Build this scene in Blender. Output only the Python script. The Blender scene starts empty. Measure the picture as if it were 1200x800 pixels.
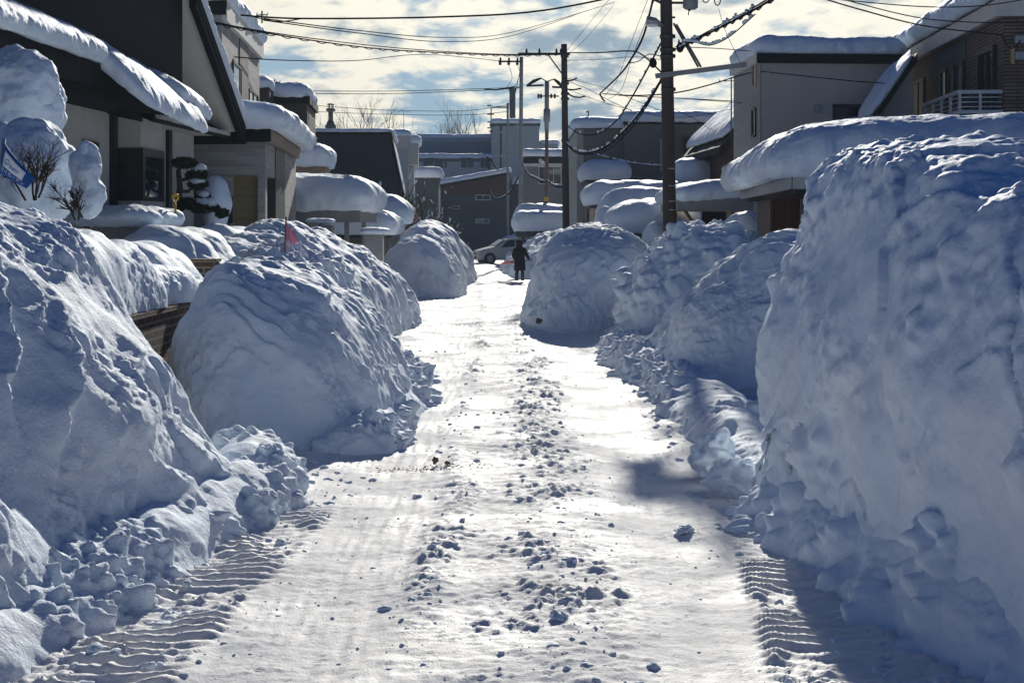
import bpy, bmesh, math, random
import numpy as np
from mathutils import Vector, Matrix

S = bpy.context.scene
COL = S.collection
random.seed(7)
RNG = np.random.default_rng(7)
F, HC, CX, CY = 1667.0, 2.2, 600.0, 265.0      # survey numbers: focal length in photo pixels, eye height, horizon
SUN_AZ, SUN_EL = 5.0, 21.5


def P(px, py, Y):
    s = F / Y
    return ((px - CX) / s, Y, HC + (CY - py) / s)


# ------------------------------------------------------------------ noise
def _h(ix, iy, iz, seed):
    h = (ix.astype(np.uint32) * np.uint32(0x8da6b343)) ^ (iy.astype(np.uint32) * np.uint32(0xd8163841)) \
        ^ (iz.astype(np.uint32) * np.uint32(0xcb1ab31f))
    h = h + np.uint32((seed * 0x9e3779b1) & 0xffffffff)
    h ^= h >> np.uint32(13)
    h = h * np.uint32(0x5bd1e995)
    h ^= h >> np.uint32(15)
    h = h * np.uint32(0x27d4eb2d)
    h ^= h >> np.uint32(13)
    return h


_G = np.array([(1, 1, 0), (-1, 1, 0), (1, -1, 0), (-1, -1, 0), (1, 0, 1), (-1, 0, 1), (1, 0, -1), (-1, 0, -1),
               (0, 1, 1), (0, -1, 1), (0, 1, -1), (0, -1, -1), (1, 1, 0), (0, -1, 1), (-1, 1, 0), (0, -1, -1)], np.float32)


def pn(Q, seed=0):
    Q = np.asarray(Q, np.float32)
    fl = np.floor(Q)
    f = Q - fl
    i = fl.astype(np.int64)
    u = f * f * f * (f * (f * 6 - 15) + 10)
    out = np.zeros(Q.shape[:-1], np.float32)
    for dx in (0, 1):
        wx = u[..., 0] if dx else 1 - u[..., 0]
        for dy in (0, 1):
            wy = u[..., 1] if dy else 1 - u[..., 1]
            for dz in (0, 1):
                wz = u[..., 2] if dz else 1 - u[..., 2]
                g = _G[_h(i[..., 0] + dx, i[..., 1] + dy, i[..., 2] + dz, seed) & np.uint32(15)]
                out += wx * wy * wz * (g[..., 0] * (f[..., 0] - dx) + g[..., 1] * (f[..., 1] - dy) + g[..., 2] * (f[..., 2] - dz))
    return out


def fbm(Q, n, seed=0, gain=.5):
    a, o, q = 1.0, 0, np.asarray(Q, np.float32)
    for k in range(n):
        o = o + a * pn(q, seed + k)
        q = q * 2.03
        a *= gain
    return o


def worley(Q, seed=0):
    Q = np.asarray(Q, np.float32)
    fl = np.floor(Q)
    f = Q - fl
    i = fl.astype(np.int64)
    best = np.full(Q.shape[:-1], 9., np.float32)
    cid = np.zeros(Q.shape[:-1], np.float32)
    k = np.float32(1 / 1024.)
    for dx in (-1, 0, 1):
        for dy in (-1, 0, 1):
            for dz in (-1, 0, 1):
                h = _h(i[..., 0] + dx, i[..., 1] + dy, i[..., 2] + dz, seed)
                jx = (h & np.uint32(1023)).astype(np.float32) * k
                jy = ((h >> np.uint32(10)) & np.uint32(1023)).astype(np.float32) * k
                jz = ((h >> np.uint32(20)) & np.uint32(1023)).astype(np.float32) * k
                d = (dx + jx - f[..., 0]) ** 2 + (dy + jy - f[..., 1]) ** 2 + (dz + jz - f[..., 2]) ** 2
                m = d < best
                best = np.where(m, d, best)
                cid = np.where(m, jx, cid)
    return np.sqrt(best), cid


def sst(a, b, x):
    t = np.clip((x - a) / (b - a), 0, 1)
    return t * t * (3 - 2 * t)


# ------------------------------------------------------------------ object helpers
def tag(o, label=None, cat=None, group=None, kind=None):
    if label: o['label'] = label
    if cat: o['category'] = cat
    if group: o['group'] = group
    if kind: o['kind'] = kind
    return o


def empty(name, loc, rz=0, label=None, cat=None, group=None):
    o = bpy.data.objects.new(name, None)
    COL.objects.link(o)
    o.location = loc
    o.rotation_euler = (0, 0, rz)
    o.empty_display_size = .3
    return tag(o, label, cat, group)


def link_mesh(name, me, mat=None, parent=None):
    o = bpy.data.objects.new(name, me)
    if mat: me.materials.append(mat)
    COL.objects.link(o)
    if parent: o.parent = parent
    return o


def np_mesh(name, V, Q, smooth=True):
    """V (n,3), Q (m,k) faces all of one size."""
    me = bpy.data.meshes.new(name)
    V = np.ascontiguousarray(V, np.float32)
    Q = np.ascontiguousarray(Q, np.int32)
    n, k = Q.shape
    me.vertices.add(len(V))
    me.vertices.foreach_set('co', V.ravel())
    me.loops.add(n * k)
    me.loops.foreach_set('vertex_index', Q.ravel())
    me.polygons.add(n)
    me.polygons.foreach_set('loop_start', np.arange(0, n * k, k, dtype=np.int32))
    me.polygons.foreach_set('loop_total', np.full(n, k, np.int32))
    me.polygons.foreach_set('use_smooth', np.full(n, smooth, bool))
    me.update(calc_edges=True)
    me.validate()
    return me


def grid_faces(n, m, closed=False):
    i = np.arange(n - 1)[:, None]
    j = np.arange(m if closed else m - 1)[None, :]
    j2 = (j + 1) % m
    return np.stack([i * m + j, i * m + j2, (i + 1) * m + j2, (i + 1) * m + j], -1).reshape(-1, 4)


def grid_obj(name, V, mat, closed=False, parent=None):
    n, m = V.shape[:2]
    return link_mesh(name, np_mesh(name, V.reshape(-1, 3), grid_faces(n, m, closed)), mat, parent)


def grid_normals(V, closed=False):
    du = np.gradient(V, axis=0)
    if closed:
        W = np.concatenate([V[:, -2:], V, V[:, :2]], 1)
        dv = np.gradient(W, axis=1)[:, 2:-2]
    else:
        dv = np.gradient(V, axis=1)
    n = np.cross(du, dv)
    L = np.linalg.norm(n, axis=-1, keepdims=True)
    return n / np.maximum(L, 1e-9)


class MB:
    def __init__(s):
        s.v, s.f = [], []

    def add(s, v, f):
        b = len(s.v)
        s.v += [tuple(p) for p in v]
        s.f += [tuple(b + i for i in q) for q in f]
        return s

    def box(s, x0, x1, y0, y1, z0, z1):
        if x0 > x1: x0, x1 = x1, x0
        if y0 > y1: y0, y1 = y1, y0
        if z0 > z1: z0, z1 = z1, z0
        return s.add([(x0, y0, z0), (x1, y0, z0), (x1, y1, z0), (x0, y1, z0), (x0, y0, z1), (x1, y0, z1), (x1, y1, z1), (x0, y1, z1)],
                     [(3, 2, 1, 0), (4, 5, 6, 7), (0, 1, 5, 4), (1, 2, 6, 5), (2, 3, 7, 6), (3, 0, 4, 7)])

    def prism(s, pts, d0, d1, axis):
        """pts in the plane across axis ('x': (y,z), 'y': (x,z), 'z': (x,y))"""
        def m(p, d):
            return {'x': (d, p[0], p[1]), 'y': (p[0], d, p[1]), 'z': (p[0], p[1], d)}[axis]
        n = len(pts)
        v = [m(p, d0) for p in pts] + [m(p, d1) for p in pts]
        f = [tuple(range(n))[::-1], tuple(range(n, 2 * n))] + [(i, (i + 1) % n, n + (i + 1) % n, n + i) for i in range(n)]
        return s.add(v, f)

    def tube(s, pts, r, n=6, cap=True):
        pts = [Vector(p) for p in pts]
        k = len(pts)
        rs = r if isinstance(r, (list, tuple)) else [r] * k
        v, f = [], []
        ref = None
        for i, p in enumerate(pts):
            t = (pts[min(i + 1, k - 1)] - pts[max(i - 1, 0)])
            if t.length < 1e-9: t = Vector((0, 0, 1))
            t.normalize()
            a = ref if ref is not None else (Vector((0, 0, 1)) if abs(t.z) < .9 else Vector((1, 0, 0)))
            u = (a - t * a.dot(t))
            if u.length < 1e-6: u = t.orthogonal()
            u.normalize()
            ref = u
            w = t.cross(u)
            for j in range(n):
                q = 2 * math.pi * j / n
                v.append(p + (u * math.cos(q) + w * math.sin(q)) * rs[i])
        for i in range(k - 1):
            for j in range(n):
                f.append((i * n + j, i * n + (j + 1) % n, (i + 1) * n + (j + 1) % n, (i + 1) * n + j))
        if cap:
            f.append(tuple(range(n))[::-1])
            f.append(tuple(range((k - 1) * n, k * n)))
        return s.add(v, f)

    def ball(s, c, r, nu=8, nv=12, sc=(1, 1, 1)):
        v, f = [], []
        for i in range(nu + 1):
            a = math.pi * i / nu
            for j in range(nv):
                b = 2 * math.pi * j / nv
                v.append((c[0] + r * sc[0] * math.sin(a) * math.cos(b), c[1] + r * sc[1] * math.sin(a) * math.sin(b), c[2] + r * sc[2] * math.cos(a)))
        for i in range(nu):
            for j in range(nv):
                f.append((i * nv + j, (i + 1) * nv + j, (i + 1) * nv + (j + 1) % nv, i * nv + (j + 1) % nv))
        return s.add(v, f)

    def build(s, name, mat, parent=None, smooth=False, bevel=0):
        me = bpy.data.meshes.new(name)
        me.from_pydata(s.v, [], s.f)
        me.validate()
        if smooth:
            for p in me.polygons: p.use_smooth = True
        o = link_mesh(name, me, mat, parent)
        if bevel:
            b = o.modifiers.new('Bevel', 'BEVEL')
            b.width = bevel
            b.segments = 2
            b.limit_method = 'ANGLE'
        return o


# ------------------------------------------------------------------ materials
def new_mat(name):
    m = bpy.data.materials.new(name)
    m.use_nodes = True
    nt = m.node_tree
    return m, nt, nt.nodes['Principled BSDF']


def nd(nt, typ, **kw):
    n = nt.nodes.new(typ)
    for k, v in kw.items():
        if hasattr(n, k) and not k.startswith('i_'):
            setattr(n, k, v)
        else:
            n.inputs[k[2:].replace('_', ' ')].default_value = v
    return n


def rgba(c):
    return (c[0], c[1], c[2], 1)


def noise_mat(name, c1, c2, scale=4, rough=.7, bump=.15, bscale=60, stretch=(1, 1, 1), spec=.3, metal=0, bdist=.01):
    m, nt, b = new_mat(name)
    tc = nd(nt, 'ShaderNodeTexCoord')
    mp = nd(nt, 'ShaderNodeMapping')
    mp.inputs['Scale'].default_value = stretch
    nt.links.new(tc.outputs['Object'], mp.inputs['Vector'])
    n1 = nd(nt, 'ShaderNodeTexNoise', i_Scale=scale, i_Detail=6)
    nt.links.new(mp.outputs[0], n1.inputs['Vector'])
    r = nd(nt, 'ShaderNodeValToRGB')
    r.color_ramp.elements[0].position = .3
    r.color_ramp.elements[1].position = .7
    r.color_ramp.elements[0].color = rgba(c1)
    r.color_ramp.elements[1].color = rgba(c2)
    nt.links.new(n1.outputs['Fac'], r.inputs[0])
    nt.links.new(r.outputs[0], b.inputs['Base Color'])
    b.inputs['Roughness'].default_value = rough
    b.inputs['Specular IOR Level'].default_value = spec
    b.inputs['Metallic'].default_value = metal
    if bump:
        n2 = nd(nt, 'ShaderNodeTexNoise', i_Scale=bscale, i_Detail=4)
        nt.links.new(mp.outputs[0], n2.inputs['Vector'])
        bp = nd(nt, 'ShaderNodeBump', i_Strength=bump, i_Distance=bdist)
        nt.links.new(n2.outputs['Fac'], bp.inputs['Height'])
        nt.links.new(bp.outputs[0], b.inputs['Normal'])
    return m


def brick_mat(name, c1, c2, mortar, w=.24, h=.07, ms=.008, rough=.8, axis='side', bump=.5, off=.5, mixn=.4):
    """axis 'side': bricks laid in the local y-z plane; 'front': in x-z"""
    m, nt, b = new_mat(name)
    tc = nd(nt, 'ShaderNodeTexCoord')
    sp = nd(nt, 'ShaderNodeSeparateXYZ')
    cb = nd(nt, 'ShaderNodeCombineXYZ')
    nt.links.new(tc.outputs['Object'], sp.inputs[0])
    ad = nd(nt, 'ShaderNodeMath', operation='ADD')
    nt.links.new(sp.outputs[0], ad.inputs[0])
    nt.links.new(sp.outputs[1], ad.inputs[1])
    nt.links.new(ad.outputs[0], cb.inputs[0])
    nt.links.new(sp.outputs[2], cb.inputs[1])
    bt = nd(nt, 'ShaderNodeTexBrick')
    bt.offset = off
    bt.inputs['Scale'].default_value = 1
    bt.inputs['Brick Width'].default_value = w
    bt.inputs['Row Height'].default_value = h
    bt.inputs['Mortar Size'].default_value = ms
    bt.inputs['Color1'].default_value = rgba(c1)
    bt.inputs['Color2'].default_value = rgba(c2)
    bt.inputs['Mortar'].default_value = rgba(mortar)
    nt.links.new(cb.outputs[0], bt.inputs['Vector'])
    n1 = nd(nt, 'ShaderNodeTexNoise', i_Scale=3, i_Detail=6)
    nt.links.new(tc.outputs['Object'], n1.inputs['Vector'])
    mx = nd(nt, 'ShaderNodeMix', data_type='RGBA', blend_type='MULTIPLY')
    mx.inputs[0].default_value = mixn
    nt.links.new(bt.outputs['Color'], mx.inputs[6])
    nt.links.new(n1.outputs['Color'], mx.inputs[7])
    nt.links.new(mx.outputs[2], b.inputs['Base Color'])
    b.inputs['Roughness'].default_value = rough
    b.inputs['Specular IOR Level'].default_value = .25
    bp = nd(nt, 'ShaderNodeBump', i_Strength=bump, i_Distance=.01, invert=True)
    nt.links.new(bt.outputs['Fac'], bp.inputs['Height'])
    nt.links.new(bp.outputs[0], b.inputs['Normal'])
    return m


def rib_mat(name, c1, c2, scale=12, axis='X', rough=.5, bump=.6, metal=0, dist=.02):
    """ribbed / lapped siding: ribs repeat along an axis"""
    m, nt, b = new_mat(name)
    tc = nd(nt, 'ShaderNodeTexCoord')
    sp = nd(nt, 'ShaderNodeSeparateXYZ')
    nt.links.new(tc.outputs['Object'], sp.inputs[0])
    src = sp.outputs[2]
    if axis != 'Z':
        ad = nd(nt, 'ShaderNodeMath', operation='ADD')
        nt.links.new(sp.outputs[0], ad.inputs[0])
        nt.links.new(sp.outputs[1], ad.inputs[1])
        src = ad.outputs[0]
    ml = nd(nt, 'ShaderNodeMath', operation='MULTIPLY')
    ml.inputs[1].default_value = scale
    nt.links.new(src, ml.inputs[0])
    fr = nd(nt, 'ShaderNodeMath', operation='FRACT')
    nt.links.new(ml.outputs[0], fr.inputs[0])
    rp = nd(nt, 'ShaderNodeValToRGB')
    e = rp.color_ramp.elements
    e[0].position, e[1].position = 0, 1
    e[0].color, e[1].color = (1, 1, 1, 1), (.75, .75, .75, 1)
    x = e.new(.1); x.color = (0, 0, 0, 1)
    x = e.new(.2); x.color = (.9, .9, .9, 1)
    nt.links.new(fr.outputs[0], rp.inputs[0])
    n1 = nd(nt, 'ShaderNodeTexNoise', i_Scale=1.5, i_Detail=6)
    nt.links.new(tc.outputs['Object'], n1.inputs['Vector'])
    r = nd(nt, 'ShaderNodeMix', data_type='RGBA')
    r.inputs[6].default_value = rgba(c1)
    r.inputs[7].default_value = rgba(c2)
    nt.links.new(n1.outputs['Fac'], r.inputs[0])
    nt.links.new(r.outputs[2], b.inputs['Base Color'])
    b.inputs['Roughness'].default_value = rough
    b.inputs['Metallic'].default_value = metal
    b.inputs['Specular IOR Level'].default_value = .3
    bp = nd(nt, 'ShaderNodeBump', i_Strength=bump, i_Distance=dist)
    nt.links.new(rp.outputs[0], bp.inputs['Height'])
    nt.links.new(bp.outputs[0], b.inputs['Normal'])
    return m


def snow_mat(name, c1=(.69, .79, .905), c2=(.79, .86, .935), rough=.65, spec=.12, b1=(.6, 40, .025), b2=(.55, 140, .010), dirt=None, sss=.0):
    m, nt, b = new_mat(name)
    tc = nd(nt, 'ShaderNodeTexCoord')
    n0 = nd(nt, 'ShaderNodeTexNoise', i_Scale=1.7, i_Detail=5)
    nt.links.new(tc.outputs['Object'], n0.inputs['Vector'])
    r = nd(nt, 'ShaderNodeValToRGB')
    r.color_ramp.elements[0].position, r.color_ramp.elements[1].position = .35, .65
    r.color_ramp.elements[0].color, r.color_ramp.elements[1].color = rgba(c1), rgba(c2)
    nt.links.new(n0.outputs['Fac'], r.inputs[0])
    col = r.outputs[0]
    if dirt:
        for (dc, sc, lo, hi, amt) in dirt:
            n = nd(nt, 'ShaderNodeTexNoise', i_Scale=sc, i_Detail=8, i_Roughness=.65)
            nt.links.new(tc.outputs['Object'], n.inputs['Vector'])
            q = nd(nt, 'ShaderNodeMapRange')
            q.inputs[1].default_value, q.inputs[2].default_value = lo, hi
            q.inputs[3].default_value, q.inputs[4].default_value = 0, amt
            nt.links.new(n.outputs['Fac'], q.inputs[0])
            mx = nd(nt, 'ShaderNodeMix', data_type='RGBA')
            nt.links.new(q.outputs[0], mx.inputs[0])
            nt.links.new(col, mx.inputs[6])
            mx.inputs[7].default_value = rgba(dc)
            col = mx.outputs[2]
    nt.links.new(col, b.inputs['Base Color'])
    b.inputs['Roughness'].default_value = rough
    b.inputs['Specular IOR Level'].default_value = spec
    if sss:
        b.inputs['Subsurface Weight'].default_value = sss
        b.inputs['Subsurface Radius'].default_value = (.05, .06, .08)
        b.inputs['Subsurface Scale'].default_value = 1
    prev = None
    for (st, sc, di) in (b1, b2):
        n = nd(nt, 'ShaderNodeTexNoise', i_Scale=sc, i_Detail=4, i_Roughness=.6)
        nt.links.new(tc.outputs['Object'], n.inputs['Vector'])
        bp = nd(nt, 'ShaderNodeBump', i_Strength=st, i_Distance=di)
        nt.links.new(n.outputs['Fac'], bp.inputs['Height'])
        if prev: nt.links.new(prev.outputs[0], bp.inputs['Normal'])
        prev = bp
    nt.links.new(prev.outputs[0], b.inputs['Normal'])
    return m


def glass_mat(name, c=(.02, .03, .04), rough=.05):
    m, nt, b = new_mat(name)
    b.inputs['Base Color'].default_value = rgba(c)
    b.inputs['Roughness'].default_value = rough
    b.inputs['Specular IOR Level'].default_value = .8
    n = nd(nt, 'ShaderNodeTexNoise', i_Scale=1.2)
    tc = nd(nt, 'ShaderNodeTexCoord')
    nt.links.new(tc.outputs['Object'], n.inputs['Vector'])
    bp = nd(nt, 'ShaderNodeBump', i_Strength=.08, i_Distance=.02)
    nt.links.new(n.outputs['Fac'], bp.inputs['Height'])
    nt.links.new(bp.outputs[0], b.inputs['Normal'])
    return m


M = {}
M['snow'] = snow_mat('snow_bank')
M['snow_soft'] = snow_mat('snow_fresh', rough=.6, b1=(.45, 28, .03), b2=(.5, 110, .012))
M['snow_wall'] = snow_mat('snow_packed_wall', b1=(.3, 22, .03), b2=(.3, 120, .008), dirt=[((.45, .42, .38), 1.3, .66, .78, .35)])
M['snow_road'] = snow_mat('snow_road', c1=(.80, .80, .80), c2=(.89, .875, .85), rough=.6, spec=.075, b1=(.4, 60, .018), b2=(.4, 210, .005),
                          dirt=[((.62, .58, .52), .9, .56, .8, .5), ((.55, .50, .43), 14, .68, .8, .4)])
_nt = M['snow_road'].node_tree
_n = nd(_nt, 'ShaderNodeTexNoise', i_Scale=1.1, i_Detail=6)
_q = nd(_nt, 'ShaderNodeMapRange')
for _i, _v in enumerate((.36, .64, .50, .8)): _q.inputs[_i + 1].default_value = _v
_nt.links.new(_nt.nodes['Texture Coordinate'].outputs['Object'], _n.inputs['Vector'])
_nt.links.new(_n.outputs['Fac'], _q.inputs[0])
_nt.links.new(_q.outputs[0], _nt.nodes['Principled BSDF'].inputs['Roughness'])
M['white_render'] = noise_mat('white_render', (.50, .48, .45), (.58, .56, .52), 2, .85, .2, 90)
M['soffit'] = noise_mat('soffit_paint', (.66, .63, .58), (.72, .69, .64), 1.5, .8, .05, 50)
M['black_siding'] = rib_mat('black_siding', (.006, .006, .007), (.009, .009, .010), 9, 'X', .8, .3)
M['black_trim'] = noise_mat('black_trim', (.008, .008, .009), (.014, .014, .015), 5, .7, .05, spec=.15)
M['light_brick'] = brick_mat('light_brick', (.42, .41, .40), (.30, .27, .26), (.38, .37, .36), .6, .075, .006, bump=.35, off=.37, mixn=.25)
M['yellow_brick'] = brick_mat('yellow_brick', (.52, .44, .28), (.42, .35, .22), (.38, .33, .22), .6, .075, .006, bump=.3, off=.37, mixn=.25)
M['brown_fascia'] = noise_mat('brown_fascia', (.20, .14, .10), (.28, .20, .15), 3, .6, .1, 30, (1, .1, 4))
M['dark_panel'] = noise_mat('dark_panel', (.025, .024, .024), (.035, .033, .032), 3, .5, .05)
M['grey_panel'] = noise_mat('grey_panel', (.10, .095, .09), (.14, .13, .125), 3, .6, .05)
M['dark_brown'] = rib_mat('dark_brown_siding', (.045, .035, .032), (.06, .048, .044), 5, 'Z', .7, .35)
M['navy_siding'] = rib_mat('navy_siding', (.014, .02, .026), (.022, .03, .038), 6, 'Z', .6, .3)
M['pale_siding'] = rib_mat('pale_siding', (.42, .44, .46), (.50, .52, .54), 6, 'Z', .7, .2)
M['blue_grey_wall'] = rib_mat('blue_grey_wall', (.22, .26, .29), (.27, .31, .34), 3, 'Z', .8, .2)
M['pale_blue_wall'] = rib_mat('pale_blue_wall', (.30, .35, .39), (.36, .41, .44), 3, 'Z', .8, .2)
M['slate_wall'] = rib_mat('slate_wall', (.05, .06, .068), (.068, .08, .088), 4, 'Z', .7, .25)
M['grey_siding'] = rib_mat('grey_siding', (.16, .165, .17), (.22, .225, .23), 6, 'Z', .75, .35)
M['red_brown'] = noise_mat('red_brown_wall', (.07, .032, .028), (.09, .042, .036), 3, .7, .1)
M['green_grey'] = brick_mat('green_grey_wall', (.20, .20, .175), (.17, .17, .15), (.13, .13, .115), .3, .1, .008, bump=.3, mixn=.2)
M['pale_grey_edge'] = noise_mat('pale_grey_wall', (.33, .33, .31), (.38, .38, .36), 3, .8, .1)
M['beige_render'] = noise_mat('beige_render', (.46, .41, .36), (.52, .465, .41), 1.2, .9, .2, 120)
M['grey_brick'] = brick_mat('grey_cladding', (.40, .40, .40), (.34, .34, .34), (.2, .2, .2), 1.8, .07, .008, bump=.5, mixn=.2)
M['brown_brick'] = brick_mat('brown_brick', (.24, .17, .145), (.18, .125, .105), (.06, .045, .04), .45, .06, .010, bump=.8, off=.5, mixn=.35)
M['dark_slate'] = rib_mat('dark_slate_panel', (.045, .052, .062), (.06, .068, .08), 9, 'Z', .6, .4)
M['white_fascia'] = noise_mat('white_fascia', (.52, .50, .47), (.62, .6, .57), 3, .6, .05)
M['garden_brick'] = brick_mat('garden_wall_brick', (.14, .085, .065), (.10, .06, .045), (.30, .26, .22), .30, .085, .012, bump=.8, mixn=.35)
M['red_shed'] = rib_mat('red_brown_corrugated', (.065, .026, .022), (.085, .034, .028), 7, 'X', .5, .9, dist=.03)
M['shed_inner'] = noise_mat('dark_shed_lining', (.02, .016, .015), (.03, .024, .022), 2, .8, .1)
M['grey_metal'] = noise_mat('grey_metal', (.30, .30, .31), (.38, .38, .39), 6, .4, .05, metal=.6)
M['dark_metal'] = noise_mat('dark_metal', (.05, .05, .055), (.08, .08, .085), 6, .45, .05, metal=.4)
M['rail_metal'] = noise_mat('railing_metal', (.40, .42, .44), (.5, .52, .54), 6, .4, .05, metal=.5)
M['tan_wood'] = noise_mat('tan_wood', (.40, .31, .22), (.52, .42, .31), 3, .7, .2, 40, (6, 6, .5))
M['brown_wood'] = noise_mat('brown_wood', (.13, .075, .045), (.18, .11, .07), 3, .7, .2, 40, (6, 6, .5))
M['pole_dark'] = noise_mat('dark_pole', (.055, .040, .034), (.085, .064, .056), 2.5, .8, .35, 25, (4, 4, .5))
M['pole_grey'] = noise_mat('concrete_pole', (.22, .23, .235), (.30, .31, .31), 3, .8, .2, 40)
M['pole_brown'] = noise_mat('brown_pole', (.13, .085, .07), (.18, .12, .10), 3, .8, .2, 30, (4, 4, .6))
M['cable'] = noise_mat('cable_rubber', (.010, .010, .012), (.016, .016, .018), 8, 1.0, 0, spec=0)
M['glass'] = glass_mat('window_glass')
M['curtain_glass'] = glass_mat('curtained_window_glass', (.42, .42, .38), .12)
for _b in (M['curtain_glass'].node_tree.nodes['Principled BSDF'],):
    _b.inputs['IOR'].default_value = 2.1
    _b.inputs['Specular IOR Level'].default_value = .9
    _b.inputs['Roughness'].default_value = .04
M['lamp_glass'] = glass_mat('lamp_glass', (.7, .7, .66), .2)
M['frame_dark'] = noise_mat('window_frame_dark', (.02, .02, .02), (.03, .03, .03), 5, .4, 0)
M['frame_white'] = noise_mat('window_frame_white', (.55, .55, .54), (.62, .62, .6), 5, .5, 0)
M['twig'] = noise_mat('twig_bark', (.05, .035, .028), (.09, .06, .045), 9, .85, .2)
M['needle'] = noise_mat('pine_needles', (.016, .022, .010), (.05, .055, .02), 9, .8, 0)
M['leaf_dark'] = noise_mat('dark_foliage', (.02, .025, .014), (.05, .05, .03), 9, .8, 0)
M['concrete'] = noise_mat('concrete', (.30, .29, .28), (.38, .37, .36), 4, .85, .25, 70)
M['yellow_plastic'] = noise_mat('yellow_plastic', (.55, .33, .03), (.62, .38, .04), 4, .45, 0)
M['orange_plastic'] = noise_mat('orange_plastic', (.75, .13, .03), (.82, .17, .05), 4, .45, 0)
M['pink_cloth'] = noise_mat('pink_cloth', (.62, .20, .30), (.72, .28, .38), 6, .85, .2, 60)
M['blue_cloth'] = noise_mat('blue_cloth', (.012, .07, .25), (.02, .10, .32), 4, .7, .15, 40)
M['white_cloth'] = noise_mat('white_cloth', (.70, .70, .70), (.78, .78, .78), 4, .8, .1, 40)
M['red_sign'] = noise_mat('red_sign_paint', (.42, .05, .05), (.5, .07, .06), 5, .5, 0)
M['black_cloth'] = noise_mat('black_cloth', (.012, .012, .016), (.022, .022, .027), 7, .9, .3, 40)
M['boot_rubber'] = noise_mat('boot_rubber', (.05, .055, .07), (.08, .085, .10), 7, .6, .1, 40)
M['skin'] = noise_mat('skin', (.50, .32, .24), (.56, .37, .28), 7, .6, 0)
M['hair'] = noise_mat('hair', (.015, .012, .01), (.025, .02, .017), 30, .6, 0)
M['car_white'] = noise_mat('car_paint_white', (.42, .43, .43), (.47, .48, .48), 2, .25, 0, spec=.6)
M['car_dark'] = noise_mat('car_paint_dark', (.02, .022, .026), (.03, .032, .036), 2, .25, 0, spec=.6)
M['tyre'] = noise_mat('tyre_rubber', (.015, .015, .016), (.025, .025, .026), 8, .85, .2, 60)
M['rim'] = noise_mat('rim_metal', (.30, .30, .31), (.4, .4, .41), 8, .4, 0, metal=.8)
M['headlight'] = glass_mat('headlight_glass', (.45, .47, .48), .1)
M['ice'] = glass_mat('ice', (.55, .62, .68), .12)
M['dirt'] = noise_mat('frozen_dirt', (.10, .07, .045), (.20, .14, .09), 14, .9, .4, 60)
M['tarp_grey'] = noise_mat('grey_tin', (.20, .205, .21), (.26, .265, .27), 3, .6, .2)
M['sand'] = noise_mat('sand', (.38, .29, .19), (.50, .40, .28), 14, .9, .4, 60)
M['amber'] = noise_mat('brass_lamp', (.35, .26, .12), (.42, .32, .16), 4, .4, 0, metal=.5)

# ------------------------------------------------------------------ camera, light, sky
cam = bpy.data.cameras.new('camera')
co = bpy.data.objects.new('camera', cam)
COL.objects.link(co)
co.location = (0, 0, HC)
co.rotation_euler = (math.pi / 2, 0, 0)
cam.sensor_width = 36
cam.lens = 36 * F / 1200
cam.shift_y = -(400 - CY) / 1200
cam.clip_start = .1
cam.clip_end = 4000
S.camera = co

sd = Vector((math.sin(math.radians(SUN_AZ)) * math.cos(math.radians(SUN_EL)), math.cos(math.radians(SUN_AZ)) * math.cos(math.radians(SUN_EL)), math.sin(math.radians(SUN_EL))))
sl = bpy.data.lights.new('sun', 'SUN')
sl.energy = 5.0
sl.angle = math.radians(.85)
sl.color = (1, .955, .855)
so = bpy.data.objects.new('sun', sl)
COL.objects.link(so)
so.rotation_euler = (-sd).to_track_quat('-Z', 'Y').to_euler()
so.location = (20, 60, 60)

W = bpy.data.worlds.new('World')
S.world = W
W.use_nodes = True
nt = W.node_tree
bg = nt.nodes['Background']
sky = nd(nt, 'ShaderNodeTexSky', sky_type='NISHITA', sun_disc=False)
sky.sun_elevation = math.radians(SUN_EL)
sky.sun_rotation = math.radians(SUN_AZ)
sky.air_density = 1.3
sky.dust_density = .6
sky.ozone_density = 2.0
tc = nd(nt, 'ShaderNodeTexCoord')
sp = nd(nt, 'ShaderNodeSeparateXYZ')
nt.links.new(tc.outputs['Generated'], sp.inputs[0])


def wmath(op, a, b=None):
    n = nd(nt, 'ShaderNodeMath', operation=op)
    for i, v in enumerate((a, b)):
        if v is None: continue
        if isinstance(v, (int, float)): n.inputs[i].default_value = v
        else: nt.links.new(v, n.inputs[i])
    return n.outputs[0]


def wmix(f, a, b, mode='MIX'):
    n = nd(nt, 'ShaderNodeMix', data_type='RGBA', blend_type=mode)
    for i, v in ((0, f), (6, a), (7, b)):
        if isinstance(v, (int, float)): n.inputs[i].default_value = v
        elif isinstance(v, tuple): n.inputs[i].default_value = rgba(v)
        else: nt.links.new(v, n.inputs[i])
    return n.outputs[2]


zz = wmath('MAXIMUM', sp.outputs[2], 0.0)
den = wmath('ADD', zz, .16)
cb = nd(nt, 'ShaderNodeCombineXYZ')
nt.links.new(wmath('DIVIDE', sp.outputs[0], den), cb.inputs[0])
nt.links.new(wmath('MULTIPLY', wmath('DIVIDE', sp.outputs[1], den), .75), cb.inputs[1])
cl1 = nd(nt, 'ShaderNodeTexNoise', i_Scale=1.9, i_Detail=9, i_Roughness=.56, i_Distortion=.35)
cl1.noise_dimensions = '3D'
cb.inputs[2].default_value = 3.7
nt.links.new(cb.outputs[0], cl1.inputs['Vector'])
cl2 = nd(nt, 'ShaderNodeTexNoise', i_Scale=5.5, i_Detail=8, i_Roughness=.6, i_Distortion=.5)
nt.links.new(cb.outputs[0], cl2.inputs['Vector'])
dens = wmath('ADD', wmath('MULTIPLY', cl1.outputs['Fac'], .75), wmath('MULTIPLY', cl2.outputs['Fac'], .25))


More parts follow.
